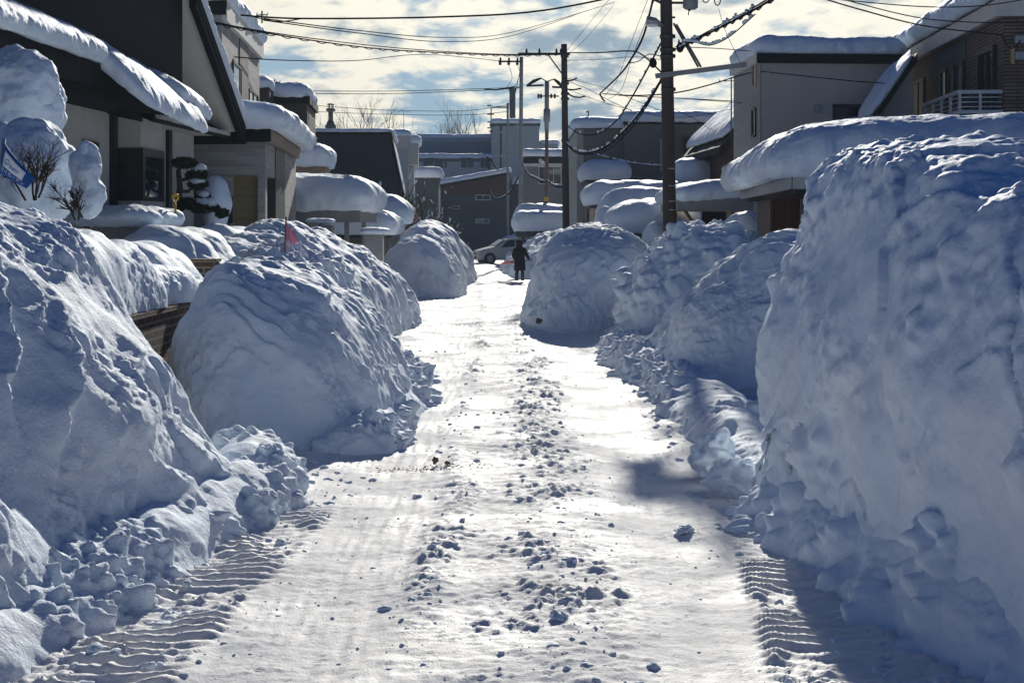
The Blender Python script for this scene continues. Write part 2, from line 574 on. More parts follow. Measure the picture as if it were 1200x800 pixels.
def mrange(v, a, b, c, d):
    n = nd(nt, 'ShaderNodeMapRange', interpolation_type='SMOOTHSTEP')
    nt.links.new(v, n.inputs[0])
    for i, x in enumerate((a, b, c, d)): n.inputs[i + 1].default_value = x
    return n.outputs[0]


# sun glow through the cloud: clouds nearer the sun's direction are lit through
dot = nd(nt, 'ShaderNodeVectorMath', operation='DOT_PRODUCT')
nt.links.new(tc.outputs['Generated'], dot.inputs[0])
dot.inputs[1].default_value = sd
near = mrange(dot.outputs['Value'], .86, .985, .55, 1.0)
cover = mrange(dens, .41, .49, 0, 1)
thick = mrange(dens, .51, .60, 0, 1)
hs = nd(nt, 'ShaderNodeVectorMath', operation='SCALE')
hs.inputs[0].default_value = (19.6, 18.6, 15.8)
nt.links.new(near, hs.inputs['Scale'])
ds = nd(nt, 'ShaderNodeVectorMath', operation='SCALE')
ds.inputs[0].default_value = (5.6, 7.4, 9.0)
nt.links.new(near, ds.inputs['Scale'])
ccol = wmix(thick, hs.outputs[0], ds.outputs[0])
# clouds only in the lower sky ahead; the sky overhead and behind is clear and deep blue
low = mrange(sp.outputs[2], .22, .42, 1, 0)
front = mrange(sp.outputs[1], .3, .75, 0, 1)
lf = wmath('MULTIPLY', low, front)
fac = wmath('MULTIPLY', cover, lf)
hz = nd(nt, 'ShaderNodeVectorMath', operation='MULTIPLY')
nt.links.new(sky.outputs[0], hz.inputs[0])
hz.inputs[1].default_value = (.02, .235, .66)
clear = wmix(wmath('MULTIPLY', lf, .85), hz.outputs[0], (6.9, 9.3, 11.2))
skyc = wmix(fac, clear, ccol)
nt.links.new(skyc, bg.inputs['Color'])
bg.inputs["Strength"].default_value = .055

S.view_settings.view_transform = 'Standard'
S.view_settings.look = 'None'
S.view_settings.gamma = 1
S.view_settings.exposure = .1
hb = MB().box(-420, 420, -30, 175, -2.5, 26).build('haze', None)
hm = bpy.data.materials.new('haze')
hm.use_nodes = True
hm.node_tree.nodes.remove(hm.node_tree.nodes['Principled BSDF'])
pv = hm.node_tree.nodes.new('ShaderNodeVolumePrincipled')
pv.inputs['Color'].default_value = (.62, .80, .98, 1)
pv.inputs['Density'].default_value = .0007
pv.inputs['Anisotropy'].default_value = 0
hm.node_tree.links.new(pv.outputs[0], hm.node_tree.nodes['Material Output'].inputs['Volume'])
hb.data.materials.append(hm)
tag(hb, 'thin cold haze filling the street', 'haze', None, 'stuff')
S.cycles.volume_bounces = 0
S.cycles.max_bounces = 6
S.cycles.diffuse_bounces = 4
S.cycles.glossy_bounces = 3
S.cycles.use_denoising = True

# ------------------------------------------------------------------ the ground
def road_c(Y):
    Y = np.asarray(Y, float)
    t = np.clip(Y, 15, 75) - 15
    return -.00042 * t * t - np.maximum(Y - 75, 0) * .045


def ground_coarse(x, Y):
    xr = x - road_c(Y)
    z = .035 * pn(np.stack([x * .35, Y * .22, x * 0 + 1.5], -1), 3)
    yard = sst(2.6, 5.0, np.abs(xr)) * .45 * (1 - sst(84, 92, Y) * (1 - sst(128, 133, Y)))
    return z + yard


def ground_full(x, Y):
    xr = x - road_c(Y)
    z = ground_coarse(x, Y)
    q = np.stack([x, Y, x * 0], -1)
    wander = .16 * pn(np.stack([Y * .22, Y * 0 + 5, Y * 0], -1), 11) + .07 * pn(np.stack([Y * .8, Y * 0 + 9, Y * 0], -1), 12)
    far = 1 - .5 * sst(20, 60, Y)
    # rough crest left between the wheel lanes, with a second thin one to its left
    u1 = (xr - .30 - wander) / .36
    c1 = np.exp(-u1 * u1)
    u2 = (xr + .52 - wander * 1.3) / .13
    c2 = np.exp(-u2 * u2) * sst(-.25, .25, pn(np.stack([Y * .35, Y * 0, Y * 0 + 2], -1), 14) + .1)
    mid = sst(-.75, -.5, xr) * (1 - sst(.55, .8, xr))
    edge = sst(1.55, 2.1, np.abs(xr + .12 * pn(np.stack([Y * .5, Y * 0, Y * 0], -1), 15)))
    w1, id1 = worley(q * 7.5, 21)
    w2, id2 = worley(q * 17, 22)
    lump = np.maximum(0, .62 - w1) * (.25 + id1) * .085 + np.maximum(0, .6 - w2) * (.25 + id2) * .07
    rough = fbm(q * 5, 4, 31) + .5 * np.abs(fbm(q * 15, 2, 32))
    amp = np.clip(c1 * .8 + c2 * .7 + edge * .75 + mid * .22, 0, 1.15)
    patch = sst(-.15, .35, fbm(q * .9, 2, 35) + .1)
    z = z + amp * (.3 + .7 * patch) * (lump + .032 * np.abs(rough)) * far + .022 * c1 + .02 * c2
    # packed snow: cross ripples in the middle, wheel grooves along the lanes, grain everywhere
    z += mid * .008 * (fbm(np.stack([x * 2.4, Y * 7.5, x * 0], -1), 3, 41)) * far
    lane = (1 - mid) * (1 - edge)
    z += lane * .010 * fbm(np.stack([x * 14, Y * 1.1, x * 0], -1), 3, 43)
    pm = sst(-.25, .3, fbm(q * np.array([1.2, .8, 1]), 2, 44))
    z += (.2 + .8 * pm) * .010 * fbm(q * np.array([7, 9, 1]), 3, 42) * (1 - .45 * lane) * far
    z += .008 * fbm(q * 3.3, 3, 45) + .006 * pn(q * 24, 47) * (.4 + .6 * sst(-.2, .3, fbm(q * 1.1, 2, 46))) + .005 * pn(q * 47, 48)
    blot = sst(.05, .5, fbm(q * np.array([1.4, .9, 1]), 3, 49))
    z += blot * .010 * np.abs(pn(q * np.array([9, 14, 1]), 50)) * (1 - .6 * lane)
    z -= .035 * np.exp(-(((xr - 1.15) / .42) ** 2)) + .035 * np.exp(-(((xr + 1.12) / .42) ** 2))
    # loader tyre lugs pressed into the soft edges
    for (sx, x0, x1, ya, yb, sd_) in ((-1, -2.18, -1.58, 5.0, 11.6, 1), (1, 1.46, 2.1, 5.0, 12.5, -1)):
        cx = (x0 + x1) / 2 + .06 * np.sin(Y * .7) - (sx * .05 * (Y - 8) if sx > 0 else -.035 * (Y - 8))
        if sx > 0: cx = 1.74 + .04 * np.sin(Y * .9 + 2.0) + .12 * (Y - 8.4)
        t = (x - cx) / .34
        m = sst(1.1, .8, np.abs(t)) * sst(ya, ya + 1.5, Y) * sst(yb, yb - 1.2, Y)
        ph = (Y + .13 * (1 - np.clip(t, -1, 1) ** 2) * 1.0 + .02 * pn(q * 3, 61) + .05 * t * sx + .02 * pn(np.stack([Y * 1.3, x * 2, x * 0], -1), 64)) / .132
        fr = ph - np.floor(ph)
        lug = sst(0, .18, fr) * sst(.62, .42, fr)
        z = z * (1 - .55 * m) + m * (.042 * lug * (.2 + .8 * sst(-.35, .2, pn(q * np.array([2.2, 1.5, 1]), 62))) + .012 * fbm(q * 7, 3, 63) + .5 * lump * sst(.0, .3, pn(q * 1.6, 65)) - .01)
    # scuffs
    for (px, py, r) in ((305, 778, .11), (520, 545, .10), (800, 622, .16), (650, 655, .2), (690, 540, .16)):
        X0, Y0, _ = P(px, py, HC * F / (py - CY))
        d = np.sqrt((x - X0) ** 2 + ((Y - Y0) * .8) ** 2)
        m = np.exp(-(d / r) ** 2)
        z += m * (.035 * np.abs(pn(q * 13, 71)) + .02 * np.maximum(0, .6 - w2) + .012)
    return z


ys = [3.6]
while ys[-1] < 150:
    ys.append(ys[-1] + max(.018, .0023 * ys[-1]))
while ys[-1] < 2500:
    ys.append(ys[-1] * 1.12)
ys = np.array([-400, -120, -40, -15, -5, 0, 2] + ys)
xi = np.arange(-3.3, 3.3, .021)
outer = 3.3 + np.cumsum(.05 * 1.16 ** np.arange(62))
xs = np.concatenate([-outer[::-1], xi, outer])
xs = xs[np.abs(xs) < 3200]
GX, GY = np.meshgrid(xs, ys)
XX = GX + np.where(np.abs(GX) < 30, road_c(GY), 0)
GZ = ground_full(XX, GY)
GV = np.stack([XX, GY, GZ], -1)
g = grid_obj('snowy_ground', GV, M['snow_road'])
tag(g, kind='structure')
del GX, XX, GZ, GV


def gz(x, Y):
    return float(ground_coarse(np.array([float(x)]), np.array([float(Y)]))[0])


# ------------------------------------------------------------------ snow banks
def displace(V, N, style, seed, zfoot=0, T=None, Sx=None):
    """layers of noise along the normals; style: dict of amplitudes"""
    q = V.astype(np.float32)
    d = np.zeros(V.shape[:2], np.float32)
    st = style
    if st.get('big'): d += st['big'] * fbm(q * st.get('bigf', .75), 2, seed)
    if st.get('mid'): d += st['mid'] * fbm(q * st.get('midf', 1.9), 3, seed + 3)
    if st.get('cut'):                     # slabs cut by a shovel or a plough: rounded plates with sharp steps
        w, cid = worley(q * np.array([1.0, .8, .75], np.float32) * st.get('cutf', .9) + .35 * fbm(q * 1.1, 2, seed + 8)[..., None], seed + 7)
        d += st['cut'] * (cid - .5) * 1.5
    if st.get('drape') and T is not None:  # draped layers sliding down the slope, each with a crisp lip
        wv = fbm(q * np.array([.8, .8, .5], np.float32), 3, seed + 11)
        wv = wv + .10 * pn(q * 4.5, seed + 12) + .05 * pn(q * 11, seed + 14)
        a = Sx * st.get('drapef', 1.5) + T * st.get('drapes', .35) + 1.1 * wv
        fr = a - np.floor(a)
        saw = np.power(fr, 1.6) * sst(1.0, .90, fr)
        a2 = Sx * st.get('drapef', 1.5) * 2.7 + T * .5 + 2.2 * wv + .7 * fbm(q * 1.9, 2, seed + 13)
        f2 = a2 - np.floor(a2)
        saw2 = np.power(f2, 1.3) * sst(1.0, .86, f2) * sst(-.15, .35, fbm(q * 1.1, 2, seed + 16))
        mk = sst(-.3, .35, fbm(q * .7, 2, seed + 15))
        d += st['drape'] * (mk * saw + .5 * (1 - .5 * mk) * saw2)
    if st.get('lump'):
        w, cid = worley(q * st.get('lumpf', 4.0), seed + 17)
        w2, c2 = worley(q * st.get('lumpf', 4.0) * 2.3, seed + 18)
        mk = sst(.0, .45, fbm(q * .8, 2, seed + 19) + .25 - .35 * (V[..., 2] - zfoot) * st.get('lumpz', .8))
        d += st['lump'] * mk * (np.maximum(0, .62 - w) * (.4 + cid) * 2 + .5 * np.maximum(0, .6 - w2) * (.4 + c2) * 2)
    if st.get('crest'):
        w, cid = worley(q * 5.5, seed + 37)
        w2, c2 = worley(q * 12, seed + 38)
        zt = V[..., 2].max()
        mk = sst(zt - .75, zt - .15, V[..., 2]) * sst(-.25, .3, fbm(q * 1.3, 2, seed + 36))
        d += st['crest'] * mk * (np.maximum(0, .6 - w) * (.3 + cid) * 1.8 + np.maximum(0, .6 - w2) * (.3 + c2) * .8)
    if st.get('ridge'):
        r = 1 - np.abs(fbm(q * np.array([1.6, 1.6, .8], np.float32) * st.get('ridgef', 1), 3, seed + 23))
        d += st['ridge'] * (r * r - .6)
    pm = .25 + .75 * sst(-.12, .4, fbm(q * np.array([1.0, 1.0, 1.5], np.float32), 3, seed + 27))
    if st.get('fine'):
        d += st['fine'] * pm * fbm(q * 7, 3, seed + 29)
    if st.get('grain'):
        d += st['grain'] * pm * fbm(q * 24, 2, seed + 31)
    return V + N * d[..., None]


PLOW = dict(crest=.05, big=.17, mid=.04, drape=.075, drapef=1.9, lump=.09, lumpz=1.1, fine=.030, grain=.017)
CUT = dict(big=.12, mid=.05, cut=.13, drape=.04, lump=.08, lumpz=1.5, fine=.012, grain=.006)
SOFT = dict(big=.12, mid=.03, fine=.008, grain=.006)


def gsm(a, k):
    if k < 1: return a
    x = np.arange(-3 * k, 3 * k + 1)
    w = np.exp(-.5 * (x / k) ** 2)
    w /= w.sum()
    return np.convolve(np.pad(a, 3 * k, 'edge'), w, 'valid')


def bank(label, st, capA=1.2, capB=1.2, nl=2., nr=2., zb=-.15, res=.03, style=PLOW, seed=1, mat='snow', name='snow_bank', cat='snow bank', group=None, capn=2.0, bulge=0):
    """st: stations (x, Y, crest z, half width left, half width right) along the bank"""
    st = np.array(st, float)
    L = np.concatenate([[0], np.cumsum(np.hypot(np.diff(st[:, 0]), np.diff(st[:, 1])))])
    n = max(6, int(L[-1] / res))
    s = np.linspace(0, L[-1], n)
    cols = [gsm(np.interp(s, L, st[:, k]), int(.35 / res)) for k in range(5)]
    tanA = np.array([st[1, 0] - st[0, 0], st[1, 1] - st[0, 1]]); tanA /= np.linalg.norm(tanA)
    tanB = np.array([st[-1, 0] - st[-2, 0], st[-1, 1] - st[-2, 1]]); tanB /= np.linalg.norm(tanB)
    hA, hB = cols[2][0] - zb, cols[2][-1] - zb
    def cap(l, h):
        k = max(8, int((l + h) / res))
        t = np.linspace(0, math.pi / 2, k + 1)[1:]
        u = np.sin(t) ** (2 / capn) if capn != 2 else np.sin(t)
        sc = np.cos(t) ** (2 / capn) if capn != 2 else np.cos(t)
        return u * l, np.maximum(sc, .004)
    ua, ka = cap(capA, hA)
    ub, kb = cap(capB, hB)
    rows = []
    for u, k in list(zip(ua, ka))[::-1]:
        rows.append((cols[0][0] - tanA[0] * u, cols[1][0] - tanA[1] * u, zb + hA * k, cols[3][0] * k, cols[4][0] * k))
    for i in range(n):
        rows.append(tuple(c[i] for c in cols))
    for u, k in zip(ub, kb):
        rows.append((cols[0][-1] + tanB[0] * u, cols[1][-1] + tanB[1] * u, zb + hB * k, cols[3][-1] * k, cols[4][-1] * k))
    R = np.array(rows)
    per = float(np.mean(st[:, 3] + st[:, 4] + 1.2 * (st[:, 2] - zb)))
    m = max(12, int(per / res))
    ph = np.linspace(math.pi, 0, 400)
    c, sn = np.cos(ph), np.sin(ph)
    prof_x = np.where(c < 0, -np.abs(c) ** (2 / nl), np.abs(c) ** (2 / nr))
    prof_z = np.where(c < 0, np.abs(sn) ** (2 / nl), np.abs(sn) ** (2 / nr))
    w0, h0 = float(np.mean((st[:, 3] + st[:, 4]) / 2)), float(np.mean(st[:, 2] - zb))
    al = np.concatenate([[0], np.cumsum(np.hypot(np.diff(prof_x) * w0, np.diff(prof_z) * h0))])
    tt = np.linspace(0, al[-1], m)
    px_, pz_ = np.interp(tt, al, prof_x), np.interp(tt, al, prof_z)
    Wd = np.where(px_[None, :] < 0, R[:, 3:4], R[:, 4:5])
    V = np.stack([R[:, 0:1] + Wd * px_[None, :], R[:, 1:2] + 0 * px_[None, :], zb + (R[:, 2:3] - zb) * pz_[None, :]], -1)
    if bulge: V[..., 0] -= bulge * (1 - sst(1.15, 2.25, V[..., 2])) * (px_[None, :] < 0)
    T = np.abs(tt - al[-1] / 2)[None, :] + 0 * R[:, :1]
    SX = np.broadcast_to(R[:, 1:2], T.shape)
    N = grid_normals(V)
    mid = N[len(N) // 2, m // 2]
    if mid[2] < 0: N = -N
    # first the large shapes, then the small ones on the new normals
    coarse = {k: v for k, v in style.items() if k in ('big', 'bigf', 'mid', 'midf', 'cut', 'cutf')}
    small = {k: v for k, v in style.items() if k not in coarse}
    V = displace(V, N, coarse, seed)
    N = grid_normals(V)
    if N[len(N) // 2, m // 2][2] < 0: N = -N
    V = displace(V, N, small, seed + 40, 0, T, SX)
    o = grid_obj(name, V, M[mat])
    return tag(o, label, cat, group)


BK = 'ploughed snow banks along the road'
bank('huge ploughed snow bank with shovel-cut faces in the near left corner of the road', [(-5.1, 3.2, 2.4, 1.6, 2.1), (-4.95, 5, 2.45, 1.6, 2.1), (-4.6, 7.5, 2.5, 1.6, 1.95), (-4.3, 9.5, 2.5, 1.5, 2.05), (-4.02, 10.8, 2.48, 1.3, 1.98)],
     1, .8, 2, 1.48, res=.02, style=dict(big=.17, bigf=.7, mid=.04, midf=1.6, drape=.13, drapef=.9, drapes=.3, lump=.09, lumpz=1.2, crest=.04, fine=.032, grain=.017), seed=11, group=BK, capn=2.6)
bank('low heap of fresh snow lumps at the foot of the big left bank', [(-2.15, 11.6, .42, .6, .45), (-2.25, 12.2, .5, .6, .5)], .9, .5, 1.8, 1.7, res=.016, style=dict(big=.06, mid=.05, lump=.11, lumpf=3.6, lumpz=.1, fine=.014, grain=.006), seed=14, group=BK)
bank('tall sheer-cut wall of ploughed snow standing at the near right of the road', [(4.4, 3.2, 2.15, 1.0, 1.6), (3.95, 5.5, 1.8, 1.0, 1.6), (3.4, 7.6, 2.3, .82, 1.6), (3.2, 9.3, 2.84, .88, 1.5), (3.02, 10.9, 2.72, .76, 1.4)],
     1, .55, 6.0, 1.9, res=.02, mat='snow_wall', bulge=.25, style=dict(big=.12, bigf=.7, mid=.05, midf=1.3, cut=.08, cutf=.8, drape=.03, drapef=.8, drapes=.2, lump=.12, lumpf=2.8, lumpz=.55, crest=.06, fine=.03, grain=.012), seed=23, group=BK, capn=4.5)
bank('shaded apron of snow blocks and rubble along the foot of the right snow wall', [(3.0, 4.6, .35, .5, .6), (2.75, 6.4, .42, .5, .6), (2.5, 7.8, .46, .48, .6), (2.25, 9.2, .42, .42, .6), (2.05, 10.6, .36, .4, .6)], .6, .7, 1.6, 1.6, res=.02, mat='snow_wall', style=dict(big=.08, mid=.06, lump=.17, lumpf=3.3, lumpz=0, fine=.022, grain=.010), seed=27, group=BK)
bank('crumbly apron of loose snow along the foot of the huge left bank', [(-2.85, 6.6, .26, .5, .45), (-2.55, 8.4, .3, .5, .45), (-2.3, 10, .34, .5, .45), (-2.1, 11.2, .36, .5, .45)], .6, .6, 1.6, 1.5, res=.018, style=dict(big=.06, mid=.05, lump=.09, lumpf=6, lumpz=0, fine=.024, grain=.012), seed=28, group=BK)
bank('jagged shoulder of hard snow leaning at the far end of the right snow wall', [(2.88, 10.5, 2.74, .55, .9), (2.9, 11.3, 2.8, .6, 1.0)], .5, .45, 3.6, 2.4, res=.02, mat='snow_wall', style=dict(big=.1, mid=.08, drape=.05, lump=.06, lumpf=3.5, lumpz=0, crest=.08, fine=.022, grain=.008), seed=25, group=BK)
bank('rounded snow bank with a wind-draped face in front of the brick garden wall', [(-2.85, 14.9, 1.8, .8, 1.55), (-2.8, 16.5, 1.86, .82, 1.55), (-2.75, 18.2, 1.6, .9, 1.4), (-2.7, 20, 1.3, .9, 1.25)], 1.4, 2.2, 1.8, 1.75, res=.024, style=dict(PLOW, drape=.085, big=.12, drapef=1.7), seed=31, group=BK)
bank('crumbly apron of snow lumps along the road side of the draped bank', [(-1.55, 14.2, .28, .5, .42), (-1.45, 16, .34, .5, .4), (-1.42, 18.5, .3, .5, .4), (-1.6, 21.5, .26, .5, .4)], .6, .8, 1.7, 1.5, res=.022, style=dict(big=.05, mid=.05, lump=.13, lumpf=5, lumpz=0, fine=.018, grain=.008), seed=33, group=BK)
bank('crumbly apron of snow lumps along the foot of the two right banks', [(2.25, 12.8, .22, .5, .7), (2.3, 15.5, .3, .55, .7), (2.25, 19, .32, .6, .7), (2.0, 23.5, .34, .55, .7), (2.0, 26, .3, .5, .6)], .7, .8, 1.6, 1.7, res=.026, style=dict(big=.06, mid=.05, lump=.12, lumpf=4.5, lumpz=0, fine=.02, grain=.008), seed=34, group=BK)
bank('broad snow bank behind the pink flag before the beige brick house', [(-4.5, 24, 1.95, 1.3, 1.7), (-4.45, 27, 2.12, 1.3, 2.0), (-4.4, 31, 2.15, 1.3, 2.3), (-4.5, 34.5, 1.7, 1.2, 2.2)], 2.2, 2.2, 1.9, 1.8, res=.04, style=PLOW, seed=37, group=BK)
bank('lumpy snow ridge around the foot of the pink flag', [(-3.7, 20.6, 1.72, .9, 1.1), (-3.6, 22.5, 1.85, 1.0, 1.2), (-3.5, 24, 1.6, .9, 1.1)], 1.2, 1.4, 2, 2, res=.032, style=dict(PLOW, lump=.15, lumpz=0), seed=39, group=BK)
bank('pointed snow mound standing alone on the left before the bend', [(-3.1, 44.9, 1.88, 1.15, 1.4), (-3.0, 46.5, 1.9, 1.15, 1.4)], 1.3, 1.2, 2, 1.9, res=.06, style=PLOW, seed=41, group=BK)
bank('smooth tall snow mound behind the pointed mound on the left', [(-3.3, 52.5, 2.28, 1.35, 1.5), (-3.15, 57, 2.33, 1.3, 1.65)], 2, 3, 2, 2, res=.07, style=dict(PLOW, drape=.06), seed=43, group=BK)
bank('low trailing snow bank on the left just before the white car', [(-4.0, 63, 1.7, 1.3, 1.4), (-4.6, 74, 1.5, 1.3, 1.4)], 2.5, 3, 2, 1.8, res=.09, style=PLOW, seed=44, group=BK)
bank('steep snow bank ribbed with lit ridges beside the tall right snow wall', [(4.3, 20.1, 1.98, 2.25, 1.6), (4.3, 22.0, 2.0, 2.25, 1.6)], 1.6, 1.5, 1.75, 2, res=.024, style=dict(PLOW, drape=.13, drapef=1.9, lump=.04), seed=51, group=BK)
bank('snow bank topped with broken blocks below the dark utility pole', [(3.75, 26.2, 2.12, 1.8, 1.5), (3.75, 28.4, 2.1, 1.7, 1.5)], 1.5, 1.6, 1.95, 2, res=.03, style=dict(PLOW, drape=.09, lump=.2, lumpz=-.6, lumpf=2.6), seed=53, group=BK)
bank('large domed snow bank on the right with a dark clod at its foot', [(1.8, 31.6, 2.12, 1.55, 1.9), (1.9, 33.4, 2.16, 1.5, 1.9), (2.2, 36, 2.0, 1.5, 1.7)], 1.9, 1.9, 2.2, 2.1, res=.036, style=dict(PLOW, drape=.10, drapef=1.1), seed=57, group=BK)
bank('long low snow bank behind the person with the orange shovel', [(2.3, 62, 1.55, 2.2, 1.6), (2.5, 68, 1.95, 2.9, 1.6), (2.4, 74, 1.9, 2.9, 1.6)], 3.5, 2.5, 1.6, 2, res=.07, style=dict(PLOW, drape=.12, drapef=.8), seed=61, group=BK)
bank('snow bank on the right between the domed bank and the shovelling person', [(3.0, 42, 1.9, 1.9, 1.6), (3.2, 50, 1.95, 2.1, 1.6)], 3, 3, 1.9, 2, res=.06, style=PLOW, seed=63, group=BK)
bank('rounded snow pile in deep shade across the junction by the dark house', [(-4.6, 118, 2.3, 2.2, 2.6), (-2.6, 119.5, 2.2, 2.2, 2.2)], 2.5, 2.5, 2, 2, res=.14, style=PLOW, seed=67, group=BK)
bank('small snow pile hiding the side of the dark parked car', [(-.2, 104, 1.55, .9, 1.3), (.6, 107, 1.6, 1.1, 1.3)], 1.5, 2, 2, 2, res=.11, style=PLOW, seed=69, group=BK)

# snow lying on the garden wall and the low hedge behind it
bank('thick smooth snow ridge lying on the brick garden wall', [(-4.4, 7.2, 2.5, 1.2, .62), (-4.35, 10.6, 2.42, 1.2, .6), (-4.25, 13.2, 2.2, 1.1, .5), (-4.15, 15.2, 1.95, .95, .42), (-4.05, 17.2, 1.6, .75, .34), (-3.95, 18.4, 1.5, .5, .25)], .5, .5, 2.4, 2.6, zb=1.33, res=.022,
     style=dict(SOFT, big=.12, mid=.03, drape=.022, drapef=1.1, fine=.016, grain=.012), seed=71, mat='snow_soft', name='snow_ridge', cat='snow', group='snow lying in the front gardens')
bank('smooth pillow of snow bulging over the low hedge behind the brick wall', [(-4.85, 17.4, 1.95, 1.3, .9), (-4.9, 18.9, 1.98, 1.3, 1.0)], .9, 1.1, 3, 3, zb=.2, res=.026, style=dict(SOFT, big=.14), seed=73, mat='snow_soft', name='snow_ridge', cat='snow', group='snow lying in the front gardens')
for i, (x, Y, z, lab) in enumerate(((-5.35, 22.3, 2.22, 'highest of three wave-like snow humps, below the yellow shovel handle'), (-5.2, 25.2, 2.2, 'middle one of the three wave-like snow humps on the garden hedge'),
                                    (-5.0, 28.3, 2.12, 'last of the three wave-like snow humps, nearest the garage porch'))):
    bank(lab, [(x - .15, Y - .3, z, 1.2, 1.35), (x + .1, Y + 1.0, z * .98, 1.2, 1.35)], 1.1, 1.5, 2, 2, zb=.1, res=.03, style=dict(SOFT, big=.13, mid=.04, drape=.03), seed=75 + i, mat='snow_soft', name='snow_hump', cat='snow', group='snow lying in the front gardens')


# ------------------------------------------------------------------ snow lying on roofs
def snow_cap(label, c, hx, hy, z, T, rot=0, slope=(0, 0), seed=1, R=None, b=.10, ds=None, r0=None, fringe=.04, und=.06, name='roof_snow', cat='roof snow', group='snow lying on roofs', droop=None, parent=None, mat='snow_soft'):
    """pillow of snow: rounded rectangle hx x hy (half sizes) round c, lying on height z, T thick"""
    dist = max(5, c[1])
    ds = ds or max(.035, dist * .0013)
    R = R or T * 1.05
    r = min(r0 or .45, min(hx, hy) * .8)
    a, bb = hx, hy
    tx, ty, nx, ny = [], [], [], []
    def side(p0, p1, n):
        k = max(2, int(math.dist(p0, p1) / ds))
        for i in range(k):
            t = i / k
            q = (p0[0] + (p1[0] - p0[0]) * t, p0[1] + (p1[1] - p0[1]) * t)
            tx.append(q[0] / max(a - r, 1e-6)); ty.append(q[1] / max(bb - r, 1e-6)); nx.append(n[0]); ny.append(n[1])
    def corner(sx, sy, a0):
        k = max(4, int(r * 1.57 / ds))
        for i in range(k):
            t = a0 + math.pi / 2 * i / k
            tx.append(sx); ty.append(sy); nx.append(math.cos(t)); ny.append(math.sin(t))
    A, B = a - r, bb - r
    side((A, -B), (A, B), (1, 0)); corner(1, 1, 0)
    side((A, B), (-A, B), (0, 1)); corner(-1, 1, math.pi / 2)
    side((-A, B), (-A, -B), (-1, 0)); corner(-1, -1, math.pi)
    side((-A, -B), (A, -B), (0, -1)); corner(1, -1, 1.5 * math.pi)
    tx, ty, nx, ny = map(np.array, (tx, ty, nx, ny))
    prof = [(.30, .0), (.10, -.01)]                                  # (inset, height): underside, then the bulging side, then the shoulder
    ks = max(6, int((T + R) / ds))
    for i in range(ks + 1):
        t = math.pi / 2 * i / ks
        h_ = math.sin(t) ** .8
        prof.append((R * (1 - max(math.cos(t), 0) ** .8) - b * math.sin(math.pi * min(h_ * .95, 1)), T * h_))
    mmin = min(a, bb)
    k = max(3, int((mmin - R) / (ds * 1.4)))
    last = prof[-1][0]
    for i in range(1, k + 1):
        o = last + (mmin - last) * i / k
        prof.append((min(o, mmin - 1e-4), T * (1 + .05 * math.sin(math.pi / 2 * i / k))))
    rows = []
    for (o, h) in prof:
        mm = max(r, o)
        rr = max(r - o, 0) if o < r else 0
        if o < 0: mm, rr = r, r - o
        X = tx * (a - mm) + nx * rr
        Y = ty * (bb - mm) + ny * rr
        rows.append(np.stack([X, Y, np.full_like(X, h)], -1))
    V = np.array(rows)
    N = grid_normals(V, True)
    side_row = 2 + ks // 3
    j = int(np.argmax(nx))
    if N[side_row, j][0] < 0: N = -N
    q = V + np.array([c[0] + seed * 3.1, c[1], z])
    hh = np.clip(V[..., 2] / T, 0, 1)
    sidem = 1 - sst(.55, .98, hh)
    d = und * T ** .5 * 1.6 * fbm(q * .85, 2, seed) + .5 * und * fbm(q * 2.1, 2, seed + 2)
    ang = np.arctan2(ny, nx)
    per = np.cumsum(np.hypot(np.diff(V[4, :, 0], prepend=V[4, -1, 0]), np.diff(V[4, :, 1], prepend=V[4, -1, 1])))[None, :] + 0 * hh
    d += sidem * fringe * fbm(np.stack([per * 3.4, hh * .9, per * 0 + seed], -1), 3, seed + 5)
    d += .012 * fbm(q * 5, 3, seed + 7) + .010 * fbm(q * 15, 3, seed + 8)
    d *= sst(-.02, .12, hh) * .85 + .15
    V = V + N * d[..., None]
    lower = (1 - sst(0, .25, hh)) * (.07 * T ** .5 * np.abs(fbm(np.stack([per * 1.5, per * 0, per * 0 + seed], -1), 3, seed + 9)))
    V[..., 2] -= lower * (np.arange(len(prof))[:, None] >= 1)
    V[..., 2] += V[..., 0] * slope[0] + V[..., 1] * slope[1]
    if droop is not None: V = droop(V)
    cs, sn = math.cos(rot), math.sin(rot)
    X = V[..., 0] * cs - V[..., 1] * sn + c[0]
    Y = V[..., 0] * sn + V[..., 1] * cs + c[1]
    o = grid_obj(name, np.stack([X, Y, V[..., 2] + z], -1), M[mat], closed=True, parent=parent)
    # close the ridge line of the top: the last ring is already collapsed onto a line
    if parent is None: tag(o, label, cat, group)
    return o


def blob(label, c, rad, seed=1, name='snow_mound', cat='snow', style=SOFT, res=None, mat='snow_soft', group=None, parent=None, nz=1.0, flat=0):
    res = res or max(.025, c[1] * .0014)
    nu = max(14, int(math.pi * max(rad) / res)); nv = max(18, int(2 * math.pi * max(rad[0], rad[1]) / res))
    u = np.linspace(.0, math.pi, nu)[:, None]; v = np.linspace(0, 2 * math.pi, nv, endpoint=False)[None, :]
    V = np.stack([rad[0] * np.sin(u) * np.cos(v), rad[1] * np.sin(u) * np.sin(v), rad[2] * np.cos(u) + 0 * v], -1) + np.array(c)
    if flat: V[..., 2] = np.maximum(V[..., 2], c[2] - rad[2] * flat)
    N = grid_normals(V, True)
    if ((V - np.array(c)) * N).sum() < 0: N = -N
    V = displace(V, N, style, seed)
    o = grid_obj(name, V, M[mat], closed=True, parent=parent)
    if parent is None: tag(o, label, cat, group)
    return o


